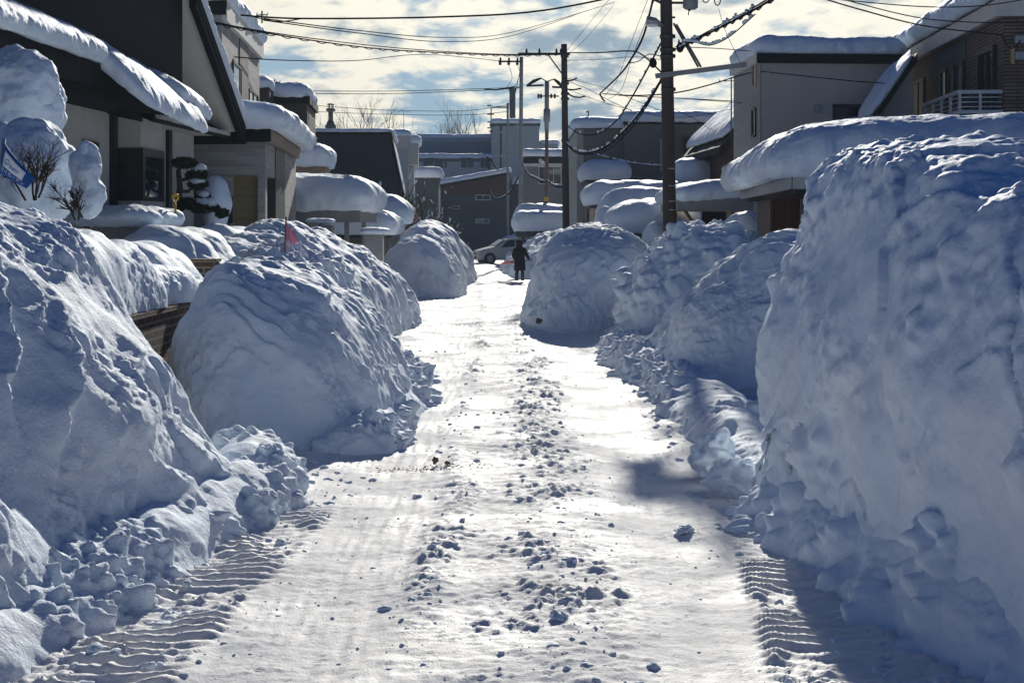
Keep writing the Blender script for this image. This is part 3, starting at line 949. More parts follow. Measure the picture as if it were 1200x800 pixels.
# ------------------------------------------------------------------ buildings
class House:
    """local x across the street (right is +), local y away from the camera; origin at the street corner nearest the camera"""
    def __init__(s, name, label, cat, x0, Y0, vp=600, group=None):
        s.t = (vp - CX) / F
        s.a = math.atan(s.t)
        s.x0, s.Y0 = x0, Y0
        s.e = empty(name, (x0, Y0, 0), -s.a, label, cat, group)

    def world(s, lx, ly):
        return (s.x0 + lx * math.cos(s.a) + ly * math.sin(s.a), s.Y0 - lx * math.sin(s.a) + ly * math.cos(s.a))

    def side(s, c, px, py):
        dx, dz = (px - CX) / F, -(py - CY) / F
        t = (c + s.x0 * math.cos(s.a) - s.Y0 * math.sin(s.a)) / (dx * math.cos(s.a) - math.sin(s.a))
        X, Y = dx * t, t
        return ((X - s.x0) * math.sin(s.a) + (Y - s.Y0) * math.cos(s.a), HC + dz * t)

    def front(s, c, px, py):
        dx, dz = (px - CX) / F, -(py - CY) / F
        t = (c + s.x0 * math.sin(s.a) + s.Y0 * math.cos(s.a)) / (dx * math.sin(s.a) + math.cos(s.a))
        X, Y = dx * t, t
        return ((X - s.x0) * math.cos(s.a) - (Y - s.Y0) * math.sin(s.a), HC + dz * t)

    def box(s, name, mat, x0, x1, y0, y1, z0, z1, parent=None, bevel=.0):
        return MB().box(x0, x1, y0, y1, z0, z1).build(name, M[mat], parent or s.e, bevel=bevel)

    def win(s, face, c, px, fm='frame_dark', pm='glass', out=1, mull=(1, 0), fw=.05, d=.05, name='window', abs_=None, panes=True, label=None):
        """window on plane local x = c (face 'side') or local y = c (face 'front'), corners given in photo pixels or metres"""
        if abs_: a0, a1, z0, z1 = abs_
        else:
            f = s.side if face == 'side' else s.front
            a0, z1 = f(c, px[0], px[1])
            a1, z0 = f(c, px[2], px[3])
        if a0 > a1: a0, a1 = a1, a0
        if z0 > z1: z0, z1 = z1, z0
        m, g_ = MB(), MB()
        if face == 'side':
            def bx(mb, u0, u1, w0, w1, k): mb.box(c, c + out * k, u0, u1, w0, w1)
        else:
            def bx(mb, u0, u1, w0, w1, k): mb.box(u0, u1, c - k, c, w0, w1)
        bx(m, a0 - fw, a0, z0 - fw, z1 + fw, d)
        bx(m, a1, a1 + fw, z0 - fw, z1 + fw, d)
        bx(m, a0, a1, z1, z1 + fw, d)
        bx(m, a0, a1, z0 - fw, z0, d * 1.4)
        for i in range(mull[0]):
            u = a0 + (a1 - a0) * (i + 1) / (mull[0] + 1)
            bx(m, u - fw * .4, u + fw * .4, z0, z1, d * .8)
        for i in range(mull[1]):
            w = z0 + (z1 - z0) * (i + 1) / (mull[1] + 1)
            bx(m, a0, a1, w - fw * .35, w + fw * .35, d * .75)
        wo = m.build(name, M[fm], s.e)
        if label: wo['label'] = label
        if panes:
            bx(g_, a0, a1, z0, z1, d * .3)
            g_.build('pane', M[pm], wo)
        return wo


# ---- white rendered house with the black upper storey, near left
h1 = House('rendered_house', 'white rendered house with a black upper storey and snowy lower eaves', 'house', -7.188, 20, 720)
m = MB().box(-8, 0, -7, 9.2, 0, 4.45)
m.box(-8, .76, 5.5, 9.2, 4.05, 4.12)
h1w = m.build('ground_floor_wall', M['white_render'], h1.e)
y_, z_ = h1.side(.05, 133.5, 200)
h1.box('downpipe', 'frame_dark', .002, .09, y_ - .09, y_ + .09, .2, 4.4)
y0_, _ = h1.side(.45, 165, 200); y1_, _ = h1.side(.45, 189, 200)
zb_ = h1.side(.45, 178, 236)[1]; zt_ = h1.side(.45, 178, 181)[1]
mb = MB().box(.002, .45, y0_, y1_, zb_ - .55, zb_)
mb.prism([(.002, zb_ - .55), (.45, zb_ - .55), (.002, zb_ - 1.1)], y0_, y1_, 'y')
h1.box('bay_head', 'white_render', .002, .45, y0_, y1_, zt_, 4.4)
bay = mb.build('bay', M['white_render'], h1.e)
mb = MB()
mb.box(.002, .5, y0_ - .03, y1_ + .03, zt_ - .06, zt_ + .08)
mb.box(.002, .5, y0_ - .03, y1_ + .03, zb_, zb_ + .07)
mb.box(.42, .5, y0_ - .03, y0_ + .1, zb_ + .07, zt_ - .06)
mb.box(.42, .5, y1_ - .07, y1_ + .03, zb_ + .07, zt_ - .06)
mb.box(.002, .42, y0_ - .02, y0_ + .04, zb_ + .07, zt_ - .06)
bw = mb.build('window', M['frame_dark'], h1.e)
MB().box(.38, .46, y0_ + .1, y1_ - .07, zb_ + .07, zt_ - .06).build('pane', M['glass'], bw)
y_, _ = h1.side(.05, 199, 200)
h1.box('recess_shade_strip', 'frame_dark', .002, .07, y_ - .1, y_ + .1, .2, 4.05)  # dark strip coloured in for the shade of the wall recess
h1.win('side', 0.002, (97, 168, 111, 190), mull=(0, 0), d=.06)
h1.box('step_wall', 'concrete', .0, 1.1, h1.side(.5, 118, 240)[0], h1.side(.5, 155, 240)[0], 0, 2.2)
mb = MB().ball(h1.e.matrix_world @ Vector((0, 0, 0)) if 0 else (.05, h1.side(0, 66, 113)[0], h1.side(0, 66, 113)[1]), .12, 8, 12, (.8, 1, 1))
mb.build('wall_lamp', M['dark_metal'], h1.e, True)
# pent roof over the ground floor with a dark deep fascia
mb = MB().prism([(-.01, 4.42), (.9, 4.27), (.9, 4.68), (-.01, 5.1)], -7, 1.45, 'y')
mb.add([(.9, 1.45, 4.27), (-.01, 1.45, 4.42), (-.01, 4.4, 4.1), (.55, 4.4, 3.98), (.9, 1.45, 4.68), (-.01, 1.45, 5.1), (-.01, 4.4, 4.9), (.55, 4.4, 4.12)],
       [(0, 1, 2, 3), (4, 7, 6, 5), (0, 3, 7, 4)])
mb.prism([(-.01, 4.3), (.72, 3.98), (.72, 4.08), (-.01, 4.5)], 4.41, 9.3, 'y')
mb.build('pent_roof', M['black_trim'], h1.e)
h1.box('gutter', 'white_fascia', .70, .80, 4.6, 8.1, 4.06, 4.12)
# upper storey and its steep roof
mb = MB().prism([(-7, 4.13), (6.0, 4.13), (6.0, 6.35), (.2, 10.0), (-7, 5.6)], -7.5, .75, 'x')
mb.build('upper_storey', M['black_siding'], h1.e)
def h1roof(y): return 6.38 - (y - 6.0) * .655
rf = MB().prism([(.1, h1roof(.1) + .02), (9.55, h1roof(9.55)), (9.55, h1roof(9.55) + .2), (.1, h1roof(.1) + .24)], -7.6, 1.0, 'x').build('roof', M['black_trim'], h1.e)
MB().prism([(6.05, h1roof(6.05) - .012), (9.4, h1roof(9.4) - .012), (9.4, h1roof(9.4) - .002), (6.05, h1roof(6.05) - .002)], -7.5, .86, 'x').build('soffit', M['soffit'], rf)
MB().box(-7.5, 1.0, 9.45, 9.58, h1roof(9.55) - .16, h1roof(9.55) - .003).build('eave_board', M['black_trim'], rf)
MB().prism([(6.03, h1roof(6.03) - .02), (9.44, h1roof(9.44) - .02), (9.44, h1roof(9.44) - .16), (6.03, h1roof(6.03) - .16)], .87, .99, 'x').build('barge_board', M['black_trim'], rf)
wx, wy = h1.world(.45, -2.8)
snow_cap('long roll of snow along the black lower eaves of the white rendered house', (wx, wy), .62, 4.3, 4.82, .42, -h1.a, (-.25, -.012), 3, b=.08, R=.4, und=.03)
wx, wy = h1.world(.92, 3.3)
snow_cap('snow sliding down from the end of the lower eaves of the white rendered house', (wx, wy), .60, 1.8, 4.40, .40, -h1.a, (-.80, -.08), 5, b=.08, R=.4, fringe=.05)
wx, wy = h1.world(.95, 4.9)
snow_cap('small lump of snow behind the sliding snow on the lower eaves', (wx, wy), .42, 1.0, 4.36, .36, -h1.a, (-.35, -.14), 6, b=.08, R=.45)
wx, wy = h1.world(-3.2, 4.9)
snow_cap('thin strip of snow along the sloping verge of the black upper roof', (wx, wy), 4.25, 4.72, h1roof(4.9) + .24, .2, -h1.a, (0, -.655), 7, b=.03, R=.2, und=.02, fringe=.02)

# ---- pale brick house with a flat roofed wing
h2 = House('pale_brick_house', 'pale grey brick house with black roof edges and a flat roofed porch wing', 'house', -5.2, 30, 490)
fz0, fz1 = 3.98, 4.24
mb = MB()
xo0 = h2.front(0, 271, 220)[0]; xo1 = h2.front(0, 302, 220)[0]; zo = h2.front(0, 280, 205)[1]
ys0 = h2.side(0, 315, 220)[0]; ys1 = h2.side(0, 321, 220)[0]
mb.box(-6, xo0, 0, .35, 0, 3.97); mb.box(xo0, xo1, 0, .35, zo, 3.97)
h2.box('porch_column', 'light_brick', xo1, 0, 0, .35, 0, 3.97)
yd0 = h2.side(0, 322, 200)[0]; yd1 = h2.side(0, 333, 200)[0]
h2.box('porch_lintel', 'light_brick', -.35, 0, .351, yd0, zo, 3.97)
h2.box('side_wall', 'light_brick', -.35, 0, yd1, 7.5, 0, 3.97)
h2.wall = mb.build('porch_wing_wall', M['light_brick'], h2.e)
mb = MB().box(-6, -.36, 2.2, 2.4, 0, 3.9)
mb.box(xo0 - .32, xo0 - .3, .36, 2.19, 0, 3.9)
mb.build('porch_inner_wall', M['yellow_brick'], h2.e)
h2.box('porch_ceiling', 'dark_panel', -6, -.36, .36, 7.4, 3.5, 3.6)
h2.box('dark_panel_strip', 'dark_panel', -.35, .02, yd0, yd1, 0, 3.97)
h2.box('front_fascia', 'black_trim', -6.1, .12, -.14, .0, fz0, fz1)
h2.box('side_fascia', 'brown_fascia', 0.0, .12, .001, 7.6, fz0, fz1)
h2.box('roof_deck', 'black_trim', -6.05, -.002, .002, 7.58, 3.975, 4.22)
tx, ty = -1.45, 4.0
h2.box('tower_wall', 'light_brick', -8, tx, ty, 12, 0, 7.25)
h2.box('tower_front_fascia', 'black_trim', -8.1, tx + .12, ty - .14, ty, 7.23, 7.56)
h2.box('tower_side_fascia', 'white_fascia', tx, tx + .12, ty + .001, 12.1, 7.1, 7.56)
h2.box('tower_roof_deck', 'black_trim', -8, tx - .002, ty + .002, 12, 7.251, 7.54)
a_, zt = h2.side(tx, 280, 40); b_, zbm = h2.side(tx, 290, 125)
h2.box('dark_panel_strip', 'grey_panel', tx, tx + .03, a_, b_, 4.25, 7.09)
h2.win('side', tx, (272, 74, 281, 121), out=1, mull=(0, 0), pm='curtain_glass')
h2.win('side', tx, (291, 106, 301, 125), out=1, mull=(1, 0), pm='curtain_glass')
xx, zz2 = h2.front(ty, 243, 33)
h2.box('cable_box', 'dark_metal', xx - .25, xx + .2, ty - .25, ty - .002, zz2 - .1, zz2 + .12)
wx, wy = h2.world(-2.8, 3.8)
snow_cap('deep snow on the flat porch wing of the pale brick house', (wx, wy), 3.25, 4.0, 4.24, .62, -h2.a, seed=9, b=.12, fringe=.04)
wx, wy = h2.world(-4.6, 8)
snow_cap('deep snow on the high roof of the pale brick house', (wx, wy), 3.3, 4.25, 7.56, .55, -h2.a, seed=10, b=.1, fringe=.06)

# ---- dark brown house
h3 = House('dark_brown_house', 'dark brown two storey house with a brown entrance canopy beyond the pale brick house', 'house', -7.2, 50, 486)
h3.box('wall', 'dark_brown', -6, 0, 0, 4.2, 0, 6.5)
h3.box('roof_edge', 'black_trim', -6.1, .1, -.1, 4.3, 6.501, 6.75)
h3.box('stair_wing', 'dark_brown', -6, -1.15, -1.6, -.002, 0, 6.9)
h3.box('entrance_canopy', 'brown_fascia', -2.2, .9, -4.0, -1.62, 3.85, 4.15)
h3.box('entrance_wall', 'dark_brown', -2.1, .6, -3.8, -1.62, 0, 3.84)
h3.win('side', 0, (361.5, 156, 365, 172), mull=(0, 0)); h3.win('side', 0, (367, 160, 370.5, 174), mull=(0, 0))
wx, wy = h3.world(-3, 2.1)
snow_cap('square block of snow on the roof of the dark brown house', (wx, wy), 3.1, 2.25, 6.75, .55, -h3.a, seed=12, b=.05)
wx, wy = h3.world(-3.7, -.8)
snow_cap('snow on the stair wing of the dark brown house', (wx, wy), 2.6, .85, 6.9, .5, -h3.a, seed=13, b=.06)
wx, wy = h3.world(-.7, -2.8)
snow_cap('bulging snow on the brown entrance canopy of the dark house', (wx, wy), 1.75, 1.4, 4.15, .85, -h3.a, seed=14, b=.14, fringe=.05)

# ---- carports and sheds on the left
def carport(label, cx, cy, hx, hy, z, rot=0, mat='dark_metal', post='grey_metal', name='carport', posts=((-1, -1), (1, -1), (-1, 1), (1, 1)), t=.16, cat='carport', group=None):
    e = empty(name, (cx, cy, 0), rot, label, cat, group)
    MB().box(-hx, hx, -hy, hy, z - t, z).build('roof', M[mat], e)
    mb = MB()
    mb.box(-hx, hx, -hy - .05, -hy, z - t - .14, z - .01); mb.box(-hx, hx, hy, hy + .05, z - t - .14, z - .01)
    mb.box(hx, hx + .05, -hy - .05, hy + .05, z - t - .14, z - .01); mb.box(-hx - .05, -hx, -hy - .05, hy + .05, z - t - .14, z - .01)
    mb.build('gutter', M[post], e)
    for (sx, sy) in posts:
        MB().box(sx * (hx - .35) - .06, sx * (hx - .35) + .06, sy * (hy - .3) - .06, sy * (hy - .3) + .06, 0, z - t - .002).build('post', M[post], e)
    return e

carport('low carport under a thick slab of snow beside the pale brick house', -6.1, 40.5, 2.0, 2.5, 2.62, 0, 'brown_wood', 'tarp_grey')
snow_cap('thick slab of snow on the low carport beside the pale brick house', (-6.1, 40.5), 2.2, 2.75, 2.62, .98, 0, seed=15, b=.16, fringe=.05, R=.75)
def shed(label, cx, cy, hx, hy, z, mat, rot=0, roofm='dark_metal', doors=0, name='garden_shed', cat='shed', group=None):
    e = empty(name, (cx, cy, 0), rot, label, cat, group)
    MB().box(-hx, hx, -hy, hy, 0, z - .12).build('wall', M[mat], e)
    MB().box(-hx - .1, hx + .1, -hy - .1, hy + .1, z - .119, z).build('roof', M[roofm], e)
    if doors:
        for i in range(doors):
            w = 2 * hx * .8 / doors
            x = -hx * .8 + i * w
            d = MB().box(x + .02, x + w - .02, -hy - .035, -hy, .1, z - .3).build('door', M['tarp_grey'], e)
            MB().box(x + w - .12, x + w - .08, -hy - .06, -hy - .036, 1.0, 1.2).build('handle', M['dark_metal'], d)
    return e
shed('grey shed with a long low snow-covered roof between the two left carports', -5.05, 49.2, .95, 1.6, 1.93, 'grey_panel', doors=2)
snow_cap('low snow pillow on the grey shed on the left', (-5.15, 49.0), 1.2, 1.9, 1.93, .8, 0, seed=16, b=.14, R=.7)
shed('narrow storage hut with a rounded snow cap left of the junction', -5.0, 56.5, .65, 1.4, 2.3, 'concrete')
snow_cap('rounded snow cap on the narrow storage hut left of the junction', (-5.05, 56.5), .95, 1.7, 2.3, 1.1, 0, seed=17, b=.16, R=.85)
e = empty('gate_pillar', (-4.75, 35.2, 0), 0, 'square grey gate pillar with a letterbox in front of the low carport', 'gate pillar')
MB().box(-.3, .0, -.25, .25, 0, 2.28).build('pillar', M['concrete'], e, bevel=.02)
MB().box(.003, .32, -.25, .25, 0, 2.22).build('meter_panel', M['tarp_grey'], e, bevel=.02)
snow_cap('little snow cap on the grey gate pillar', (-4.74, 35.2), .33, .28, 2.29, .1, 0, seed=18, b=.02, R=.12, r0=.1, und=.01, fringe=.01)
e = empty('gate_post', (-3.55, 36.5, 0), 0, 'low gate post carrying a flat oval of snow right of the gate pillar', 'gate post')
MB().box(-.22, .25, -.2, .2, 0, 1.95).build('pillar', M['concrete'], e, bevel=.02)
MB().box(-.26, .29, -.24, .24, 1.951, 2.0).build('capstone', M['concrete'], e)
snow_cap('flat oval of snow on the low gate post', (-3.54, 36.5), .33, .28, 2.0, .17, 0, seed=19, b=.06, R=.2, r0=.2, und=.02)

# ---- black gambrel building, white house behind, chimney
h4 = House('black_gabled_building', 'windowless black clad building with a steep side roof on the left', 'building', -5.0, 64, 500)
mb = MB().prism([(-4.2, 0), (0, 0), (0, 3.4), (-.5, 6.3), (-4.2, 6.3)], 0, 9, 'y')
mb.build('wall', M['navy_siding'], h4.e)
MB().prism([(-4.3, 6.302), (-.47, 6.302), (.05, 3.4), (.17, 3.4), (-.42, 6.42), (-4.3, 6.42)], -.1, 9.1, 'y').build('roof', M['black_trim'], h4.e)
wx, wy = h4.world(-2.4, 4.5)
snow_cap('thin snow along the top of the black clad building', (wx, wy), 2.1, 4.6, 6.42, .16, -h4.a, seed=20, b=.03, R=.15, und=.02)
wx, wy = h4.world(-.14, 4.5)
snow_cap('snow clinging to the steep side roof of the black clad building', (wx, wy), .26, 4.5, 4.95, .16, -h4.a, (-4.6, 0), 21, b=.02, R=.14, r0=.1, und=.01, fringe=.02)
h5 = House('white_house', 'white house with boxed balconies rising behind the black clad building', 'house', -5.55, 76, 498)
h5.box('wall', 'pale_siding', -5.5, 0, 0, 10, 0, 6.9)
h5.box('roof_edge', 'dark_metal', -5.6, .1, -.1, 10.1, 6.901, 7.0)
h5.box('upper_balcony', 'white_fascia', .002, .55, .6, 5.2, 5.5, 6.7, bevel=.02)
h5.box('bay', 'pale_siding', .002, .3, 2, 6, 0, 5.45)
h5.box('upper_parapet', 'white_fascia', -5.65, .15, -.2, -.102, 6.3, 7.0)
h5.win('side', .302, (486, 186, 490, 212), mull=(0, 0), fm='frame_white')
h5.win('front', 0, (462, 228, 469, 250), mull=(0, 0), fm='frame_white')
wx, wy = h5.world(-2.7, 5)
snow_cap('long flat snow on the roof of the white house on the left', (wx, wy), 2.9, 5.2, 7.0, .38, -h5.a, seed=22, b=.05, R=.4, und=.03)
wx, wy = h5.world(.3, 2.9)
snow_cap('snow on the boxed balcony of the white house', (wx, wy), .36, 2.4, 6.7, .42, -h5.a, seed=24, b=.06, R=.3, r0=.2)
x, Y, z = P(387.5, 145, 76.5)
e = empty('chimney', (x, 76.5, 0), 0, 'round green-grey chimney with a caged cowl on the white house roof', 'chimney')
MB().tube([(0, 0, 7.42), (0, 0, 7.62), (0, 0, 7.66), (0, 0, 7.85)], [.3, .3, .24, .17], 16).tube([(0, 0, 7.85), (0, 0, 8.35)], .13, 16).build('flue', M['green_grey'], e, True)
MB().tube([(0, 0, 8.35), (0, 0, 8.38), (0, 0, 8.5), (0, 0, 8.53)], [.15, .25, .25, .15], 16).build('collar', M['green_grey'], e, True)
mb = MB()
for i in range(6):
    a = i * math.pi / 3
    mb.tube([(.14 * math.cos(a), .14 * math.sin(a), 8.53), (.14 * math.cos(a), .14 * math.sin(a), 8.72)], .018, 5)
mb.tube([(0, 0, 8.72), (0, 0, 8.76), (0, 0, 8.8)], [.2, .2, .05], 12)
mb.build('cowl', M['dark_metal'], e)
shed('small dark porch hut with a snow cap in front of the far apartments', -5.6, 95, .75, 1.2, 5.4, 'slate_wall', name='entrance_tower', cat='porch')
snow_cap('snow on the small dark porch hut before the far apartments', (-5.6, 95), .95, 1.5, 5.4, .72, 0, seed=26, b=.1, R=.5)

# ---- far end of the street
h6 = House('apartment_block', 'long blue-grey apartment block closing the far end of the street', 'apartment block', 0.3, 135, 600)
h6.box('wall', 'blue_grey_wall', -22, 0, 0, 12, 0, 10.2)
h6.box('roof_edge', 'pale_blue_wall', -22.2, .2, -.2, 12.2, 10.201, 10.6)
h6.box('lower_wing', 'pale_blue_wall', -22, .0, -6, -.002, 0, 8.05)
h6.box('lower_roof_edge', 'slate_wall', -22.1, .1, -6.15, -.003, 8.051, 8.3)
for (p0, p1) in ((496, 521), (540, 555), (563, 573), (519.5, 524), (470, 487)):
    h6.win('front', -6, (p0, 185, p1, 197), mull=(1 if p1 - p0 > 8 else 0, 0), fm='frame_white')
for (p0, p1) in ((500, 512), (536, 548)):
    h6.win('front', -6, (p0, 212, p1, 222), mull=(1, 0), fm='frame_white')
snow_cap('flat snow on the lower wing of the far apartment block', (-10.7, 132), 11.1, 3.0, 8.3, .5, seed=27, b=.06, ds=.25, R=.5)
snow_cap('flat snow on the top of the far apartment block', (-10.7, 141), 11.1, 6.2, 10.6, .35, seed=28, b=.05, ds=.3, R=.4)
h7 = House('blue_grey_block', 'plain blue-grey block with a lower step beside the tall dark smoke stack', 'building', 2.45, 128, 600)
h7.box('wall', 'pale_blue_wall', -4.3, 0, 0, 9, 0, 11.2)
h7.box('roof_edge', 'slate_wall', -4.4, .1, -.1, 9.1, 11.201, 11.45)
h7.box('lower_wall', 'pale_blue_wall', .002, 1.7, .5, 8, 0, 9.6)
snow_cap('snow on the plain blue-grey block by the smoke stack', (.3, 132.5), 2.3, 4.7, 11.45, .45, seed=29, b=.05, ds=.2, R=.4)
snow_cap('snow on the lower step of the plain blue-grey block', (3.4, 132.5), .95, 3.9, 9.6, .45, seed=30, b=.05, ds=.2, R=.4)
x, Y, z = P(600.5, 104, 140)
e = empty('smoke_stack', (x, 140, 0), 0, 'tall dark square smoke stack rising behind the blue-grey block', 'chimney')
MB().box(-.3, .3, -.3, .3, 0, z).build('shaft', M['dark_metal'], e)
MB().box(-.36, .36, -.36, .36, z - .25, z + .02).build('rim', M['dark_metal'], e)
h8 = House('dark_house', 'dark slate house with a sloping snowy roof at the far junction', 'house', -.4, 112, 600)
h8.box('wall', 'slate_wall', -5.2, 0, 0, 8, 0, 4.6)
MB().prism([(-5.6, 5.2), (.2, 6.25), (.2, 6.45), (-5.6, 5.4)], -.5, 8.3, 'y').build('roof', M['black_trim'], h8.e)
MB().prism([(-5.2, 4.602), (0, 4.602), (0, 6.2), (-5.2, 5.26)], .0, 8, 'y').build('gable', M['red_brown'], h8.e)
h8.win('front', 0, (558, 229, 574, 234), mull=(1, 0), fm='frame_white'); h8.win('front', 0, (558, 257, 573, 261), mull=(1, 0), fm='frame_white')
h8.win('front', 0, (530, 242, 538, 244.5), mull=(0, 0), fm='frame_white', fw=.03)
h8.box('red_wing', 'slate_wall', .002, 1.6, 2, 8, 0, 5.6)
snow_cap('sloping sheet of snow on the roof of the dark slate house', (-3.05, 115.9), 2.95, 4.5, 5.95, .38, 0, (.18, 0), 31, b=.05, ds=.16, R=.35)
snow_cap('snow on the red-brown wing of the dark slate house', (.85, 117), .95, 3.2, 5.6, .7, 0, seed=32, b=.08, ds=.16, R=.5)
h9 = House('grey_sided_house', 'grey sided house behind the utility poles with snow on a dark roof edge', 'house', .75, 92, 600)
h9.box('wall', 'grey_siding', 0, 3.9, 0, 7, 0, 6.05)
h9.box('roof_band', 'white_fascia', -.1, 4.0, -.12, 7.1, 6.051, 6.25)
h9.box('upper_band', 'black_trim', .0, 3.9, .0, 7, 6.251, 6.72)
h9.win('front', 0, (632, 196, 657, 215), mull=(2, 0), fm='frame_white')
snow_cap('snow on the dark roof edge of the grey sided house', (2.7, 95.4), 2.05, 3.6, 6.72, .5, 0, seed=33, b=.07, ds=.13, R=.4)
e = carport('wide carport in front of the grey sided house, under two steps of snow', 2.0, 77, 1.75, 2.4, 1.95, 0, 'dark_metal', 'dark_metal')
snow_cap('lower snow step on the wide carport before the grey sided house', (2.05, 76.2), 1.95, 1.9, 1.95, 1.02, 0, seed=34, b=.12, ds=.1, R=.5)
snow_cap('upper lit snow step on the wide carport before the grey sided house', (2.1, 79.2), 1.9, 1.3, 1.95, 1.42, 0, seed=35, b=.1, ds=.1, R=.5)

# ---- right side, far to near
h10 = House('green_grey_house', 'large green-grey house with one small dark square window on the right', 'house', 2.75, 60, 600)
h10.box('left_wing_wall', 'green_grey', .28, 2.0, .3, 9, 0, 6.3)
h10.box('corner_strip', 'pale_grey_edge', 0, .279, .3, 9, 0, 6.3)
h10.box('main_wall', 'green_grey', 2.002, 7.6, 0, 9, 0, 6.5)
h10.box('roof_edge', 'black_trim', 1.95, 7.7, -.06, 9.1, 6.501, 6.6)
h10.box('left_roof_edge', 'dark_metal', -.05, 1.949, .25, 9.1, 6.301, 6.36)
h10.win('front', 0, (804, 164, 817, 176), mull=(0, 0), fw=.12, d=.08)
h10.win('front', 0, (774, 164, 774.8, 200), mull=(0, 0), fm='frame_white', fw=.02, name='downpipe', panes=False)
snow_cap('snow on the left wing of the green-grey house', (3.75, 64.7), 1.2, 4.6, 6.36, .48, 0, seed=36, b=.1, ds=.09)
snow_cap('long snow slab on the main roof of the green-grey house', (7.55, 64.6), 2.95, 4.7, 6.6, .5, 0, seed=37, b=.1, ds=.09)
mb = MB()
x, Y, z = P(689.5, 143, 61)
e = empty('roof_antenna', (x, 61, 6.6), 0, 'short bent aerial stub on the left wing of the green-grey house', 'antenna')
MB().tube([(0, 0, 0), (0, 0, .55)], .025).build('mast', M['dark_metal'], e)
MB().tube([(0, 0, .5), (-.12, 0, .5)], .02).tube([(0, 0, .3), (.1, 0, .3)], .02).build('bracket', M['dark_metal'], e)
h11 = shed('porch block with a domed snow roof at the corner of the green-grey house', 3.75, 57.6, .78, 1.2, 4.05, 'green_grey', name='porch', cat='porch')
snow_cap('domed snow on the porch of the green-grey house', (3.72, 57.6), .95, 1.5, 4.05, .78, 0, seed=38, b=.1, R=.7, ds=.07)
shed('long tan storage shed with double doors below the green-grey house', 4.3, 51, 1.45, 1.4, 2.95, 'tan_wood', doors=3)
snow_cap('long snow pillow on the tan storage shed below the green-grey house', (4.45, 51), 1.85, 1.65, 2.95, .85, 0, seed=39, b=.14, R=.75, ds=.065)
shed('grey storage hut almost hidden under a bulging snow load', 4.45, 45.5, 1.0, 1.3, 2.0, 'tarp_grey')
snow_cap('bulging snow load on the grey storage hut', (4.4, 45.2), 1.25, 1.4, 2.0, 1.0, 0, seed=40, b=.26, R=1.0, ds=.055, r0=.8)
snow_cap('long drifted snow behind the bulging snow load on the right', (4.6, 48), 1.6, 1.1, 2.1, 1.35, 0, seed=41, b=.2, R=.9, ds=.055, r0=.7)
blob('hood-shaped hump of snow on a small shrub right of the domed bank', (3.02, 46.0, 1.75), (.42, .45, 1.05), 42, name='snowy_shrub', cat='shrub', style=dict(SOFT, big=.09, mid=.07))
blob('rounded hump of snow leaning on the bulging snow load', (3.15, 45.2, 1.3), (.5, .5, 1.1), 43, name='snowy_shrub', cat='shrub', style=dict(SOFT, big=.09, mid=.07))
blob('pillar-shaped hump of snow standing left of the dark utility pole', (4.15, 41.5, 1.0), (.5, .5, 1.35), 44, name='snow_hump', cat='snow', style=dict(SOFT, big=.12, mid=.07))
blob('snow heaped under the tan carport with timber posts', (5.0, 41.3, .9), (.85, .7, 1.35), 45, name='snow_hump', cat='snow', style=dict(PLOW, drape=0, lump=.1, lumpz=0))
blob('ragged heap of snow between the tan carport posts and the red shed', (5.7, 40.2, .9), (.55, .6, 1.25), 46, name='snow_hump', cat='snow', style=dict(PLOW, drape=0, lump=.14, lumpz=0))
e = carport('tan carport with timber posts and a snow-laden roof right of the dark utility pole', 6.0, 41.2, 1.4, 2.3, 2.98, 0, 'brown_wood', 'tan_wood', posts=((-.02, -1), (-1, 1), (1, 1)), t=.2)
MB().box(-1.5, 1.45, -2.42, -2.36, 2.62, 3.0).build('fascia', M['tarp_grey'], e)
MB().tube([(-1.35, -2.2, 2.75), (-1.0, -1.9, 2.3)], .05).build('brace', M['brown_wood'], e)
snow_cap('snow on the tan carport, slipping in folds at its left end', (6.0, 41.2), 1.6, 2.5, 2.98, .5, 0, (.07, 0), 47, b=.12, R=.6, fringe=.05)
blob('snow lump on a low roof behind the tan carport', (6.6, 52, 4.0), (1.1, .9, .75), 48, name='roof_snow', cat='roof snow', group='snow lying on roofs', flat=.6)
shed('low annexe carrying a snow lump behind the tan carport', 6.7, 52.2, .9, 1.0, 3.7, 'dark_brown', name='annexe', cat='annexe')
shed('small grey bin store under a ragged snow cap beside the red shed', 6.1, 36.8, .4, .5, 2.0, 'grey_panel', name='bin_store', cat='bin store')
blob('ragged snow cap on the grey bin store beside the red shed', (5.98, 36.6, 2.15), (.5, .6, .42), 49, name='roof_snow', cat='roof snow', group='snow lying on roofs', flat=.4, style=dict(SOFT, big=.12, mid=.08, lump=.06, lumpz=0))

h12 = House('beige_house', 'tall plain beige rendered house with a black roof band on the right', 'house', 6.63, 38, 489)
h12.box('wall', 'beige_render', .035, 3.98, 0, 3.2, 0, 6.55)
h12.box('side_cladding', 'grey_brick', 0, .034, .002, 3.2, 0, 6.55)
h12.box('front_band', 'black_trim', -.1, 3.98, -.12, -.001, 6.55, 6.8)
h12.box('side_band', 'white_fascia', -.1, .033, .0, 3.3, 6.56, 6.85)
h12.box('roof_deck', 'black_trim', .034, 3.98, .001, 3.2, 6.551, 6.78)
h12.win('front', 0, (979, 126, 1048, 150), mull=(3, 0), fw=.08, pm='glass')  # dark glazing put in for the shade of an entrance recess
h12.win('side', 0, (882.5, 130, 886, 158), out=-1, mull=(0, 0))
h12.win('side', 0, (883, 76, 886.5, 100), out=-1, mull=(0, 0), fm='tan_wood')
xx, zz2 = h12.front(0, 957, 128)
h12.box('wall_lamp', 'grey_metal', xx - .07, xx + .07, -.14, -.002, zz2 - .1, zz2 + .1, bevel=.02)
wx, wy = h12.world(1.97, 1.58)
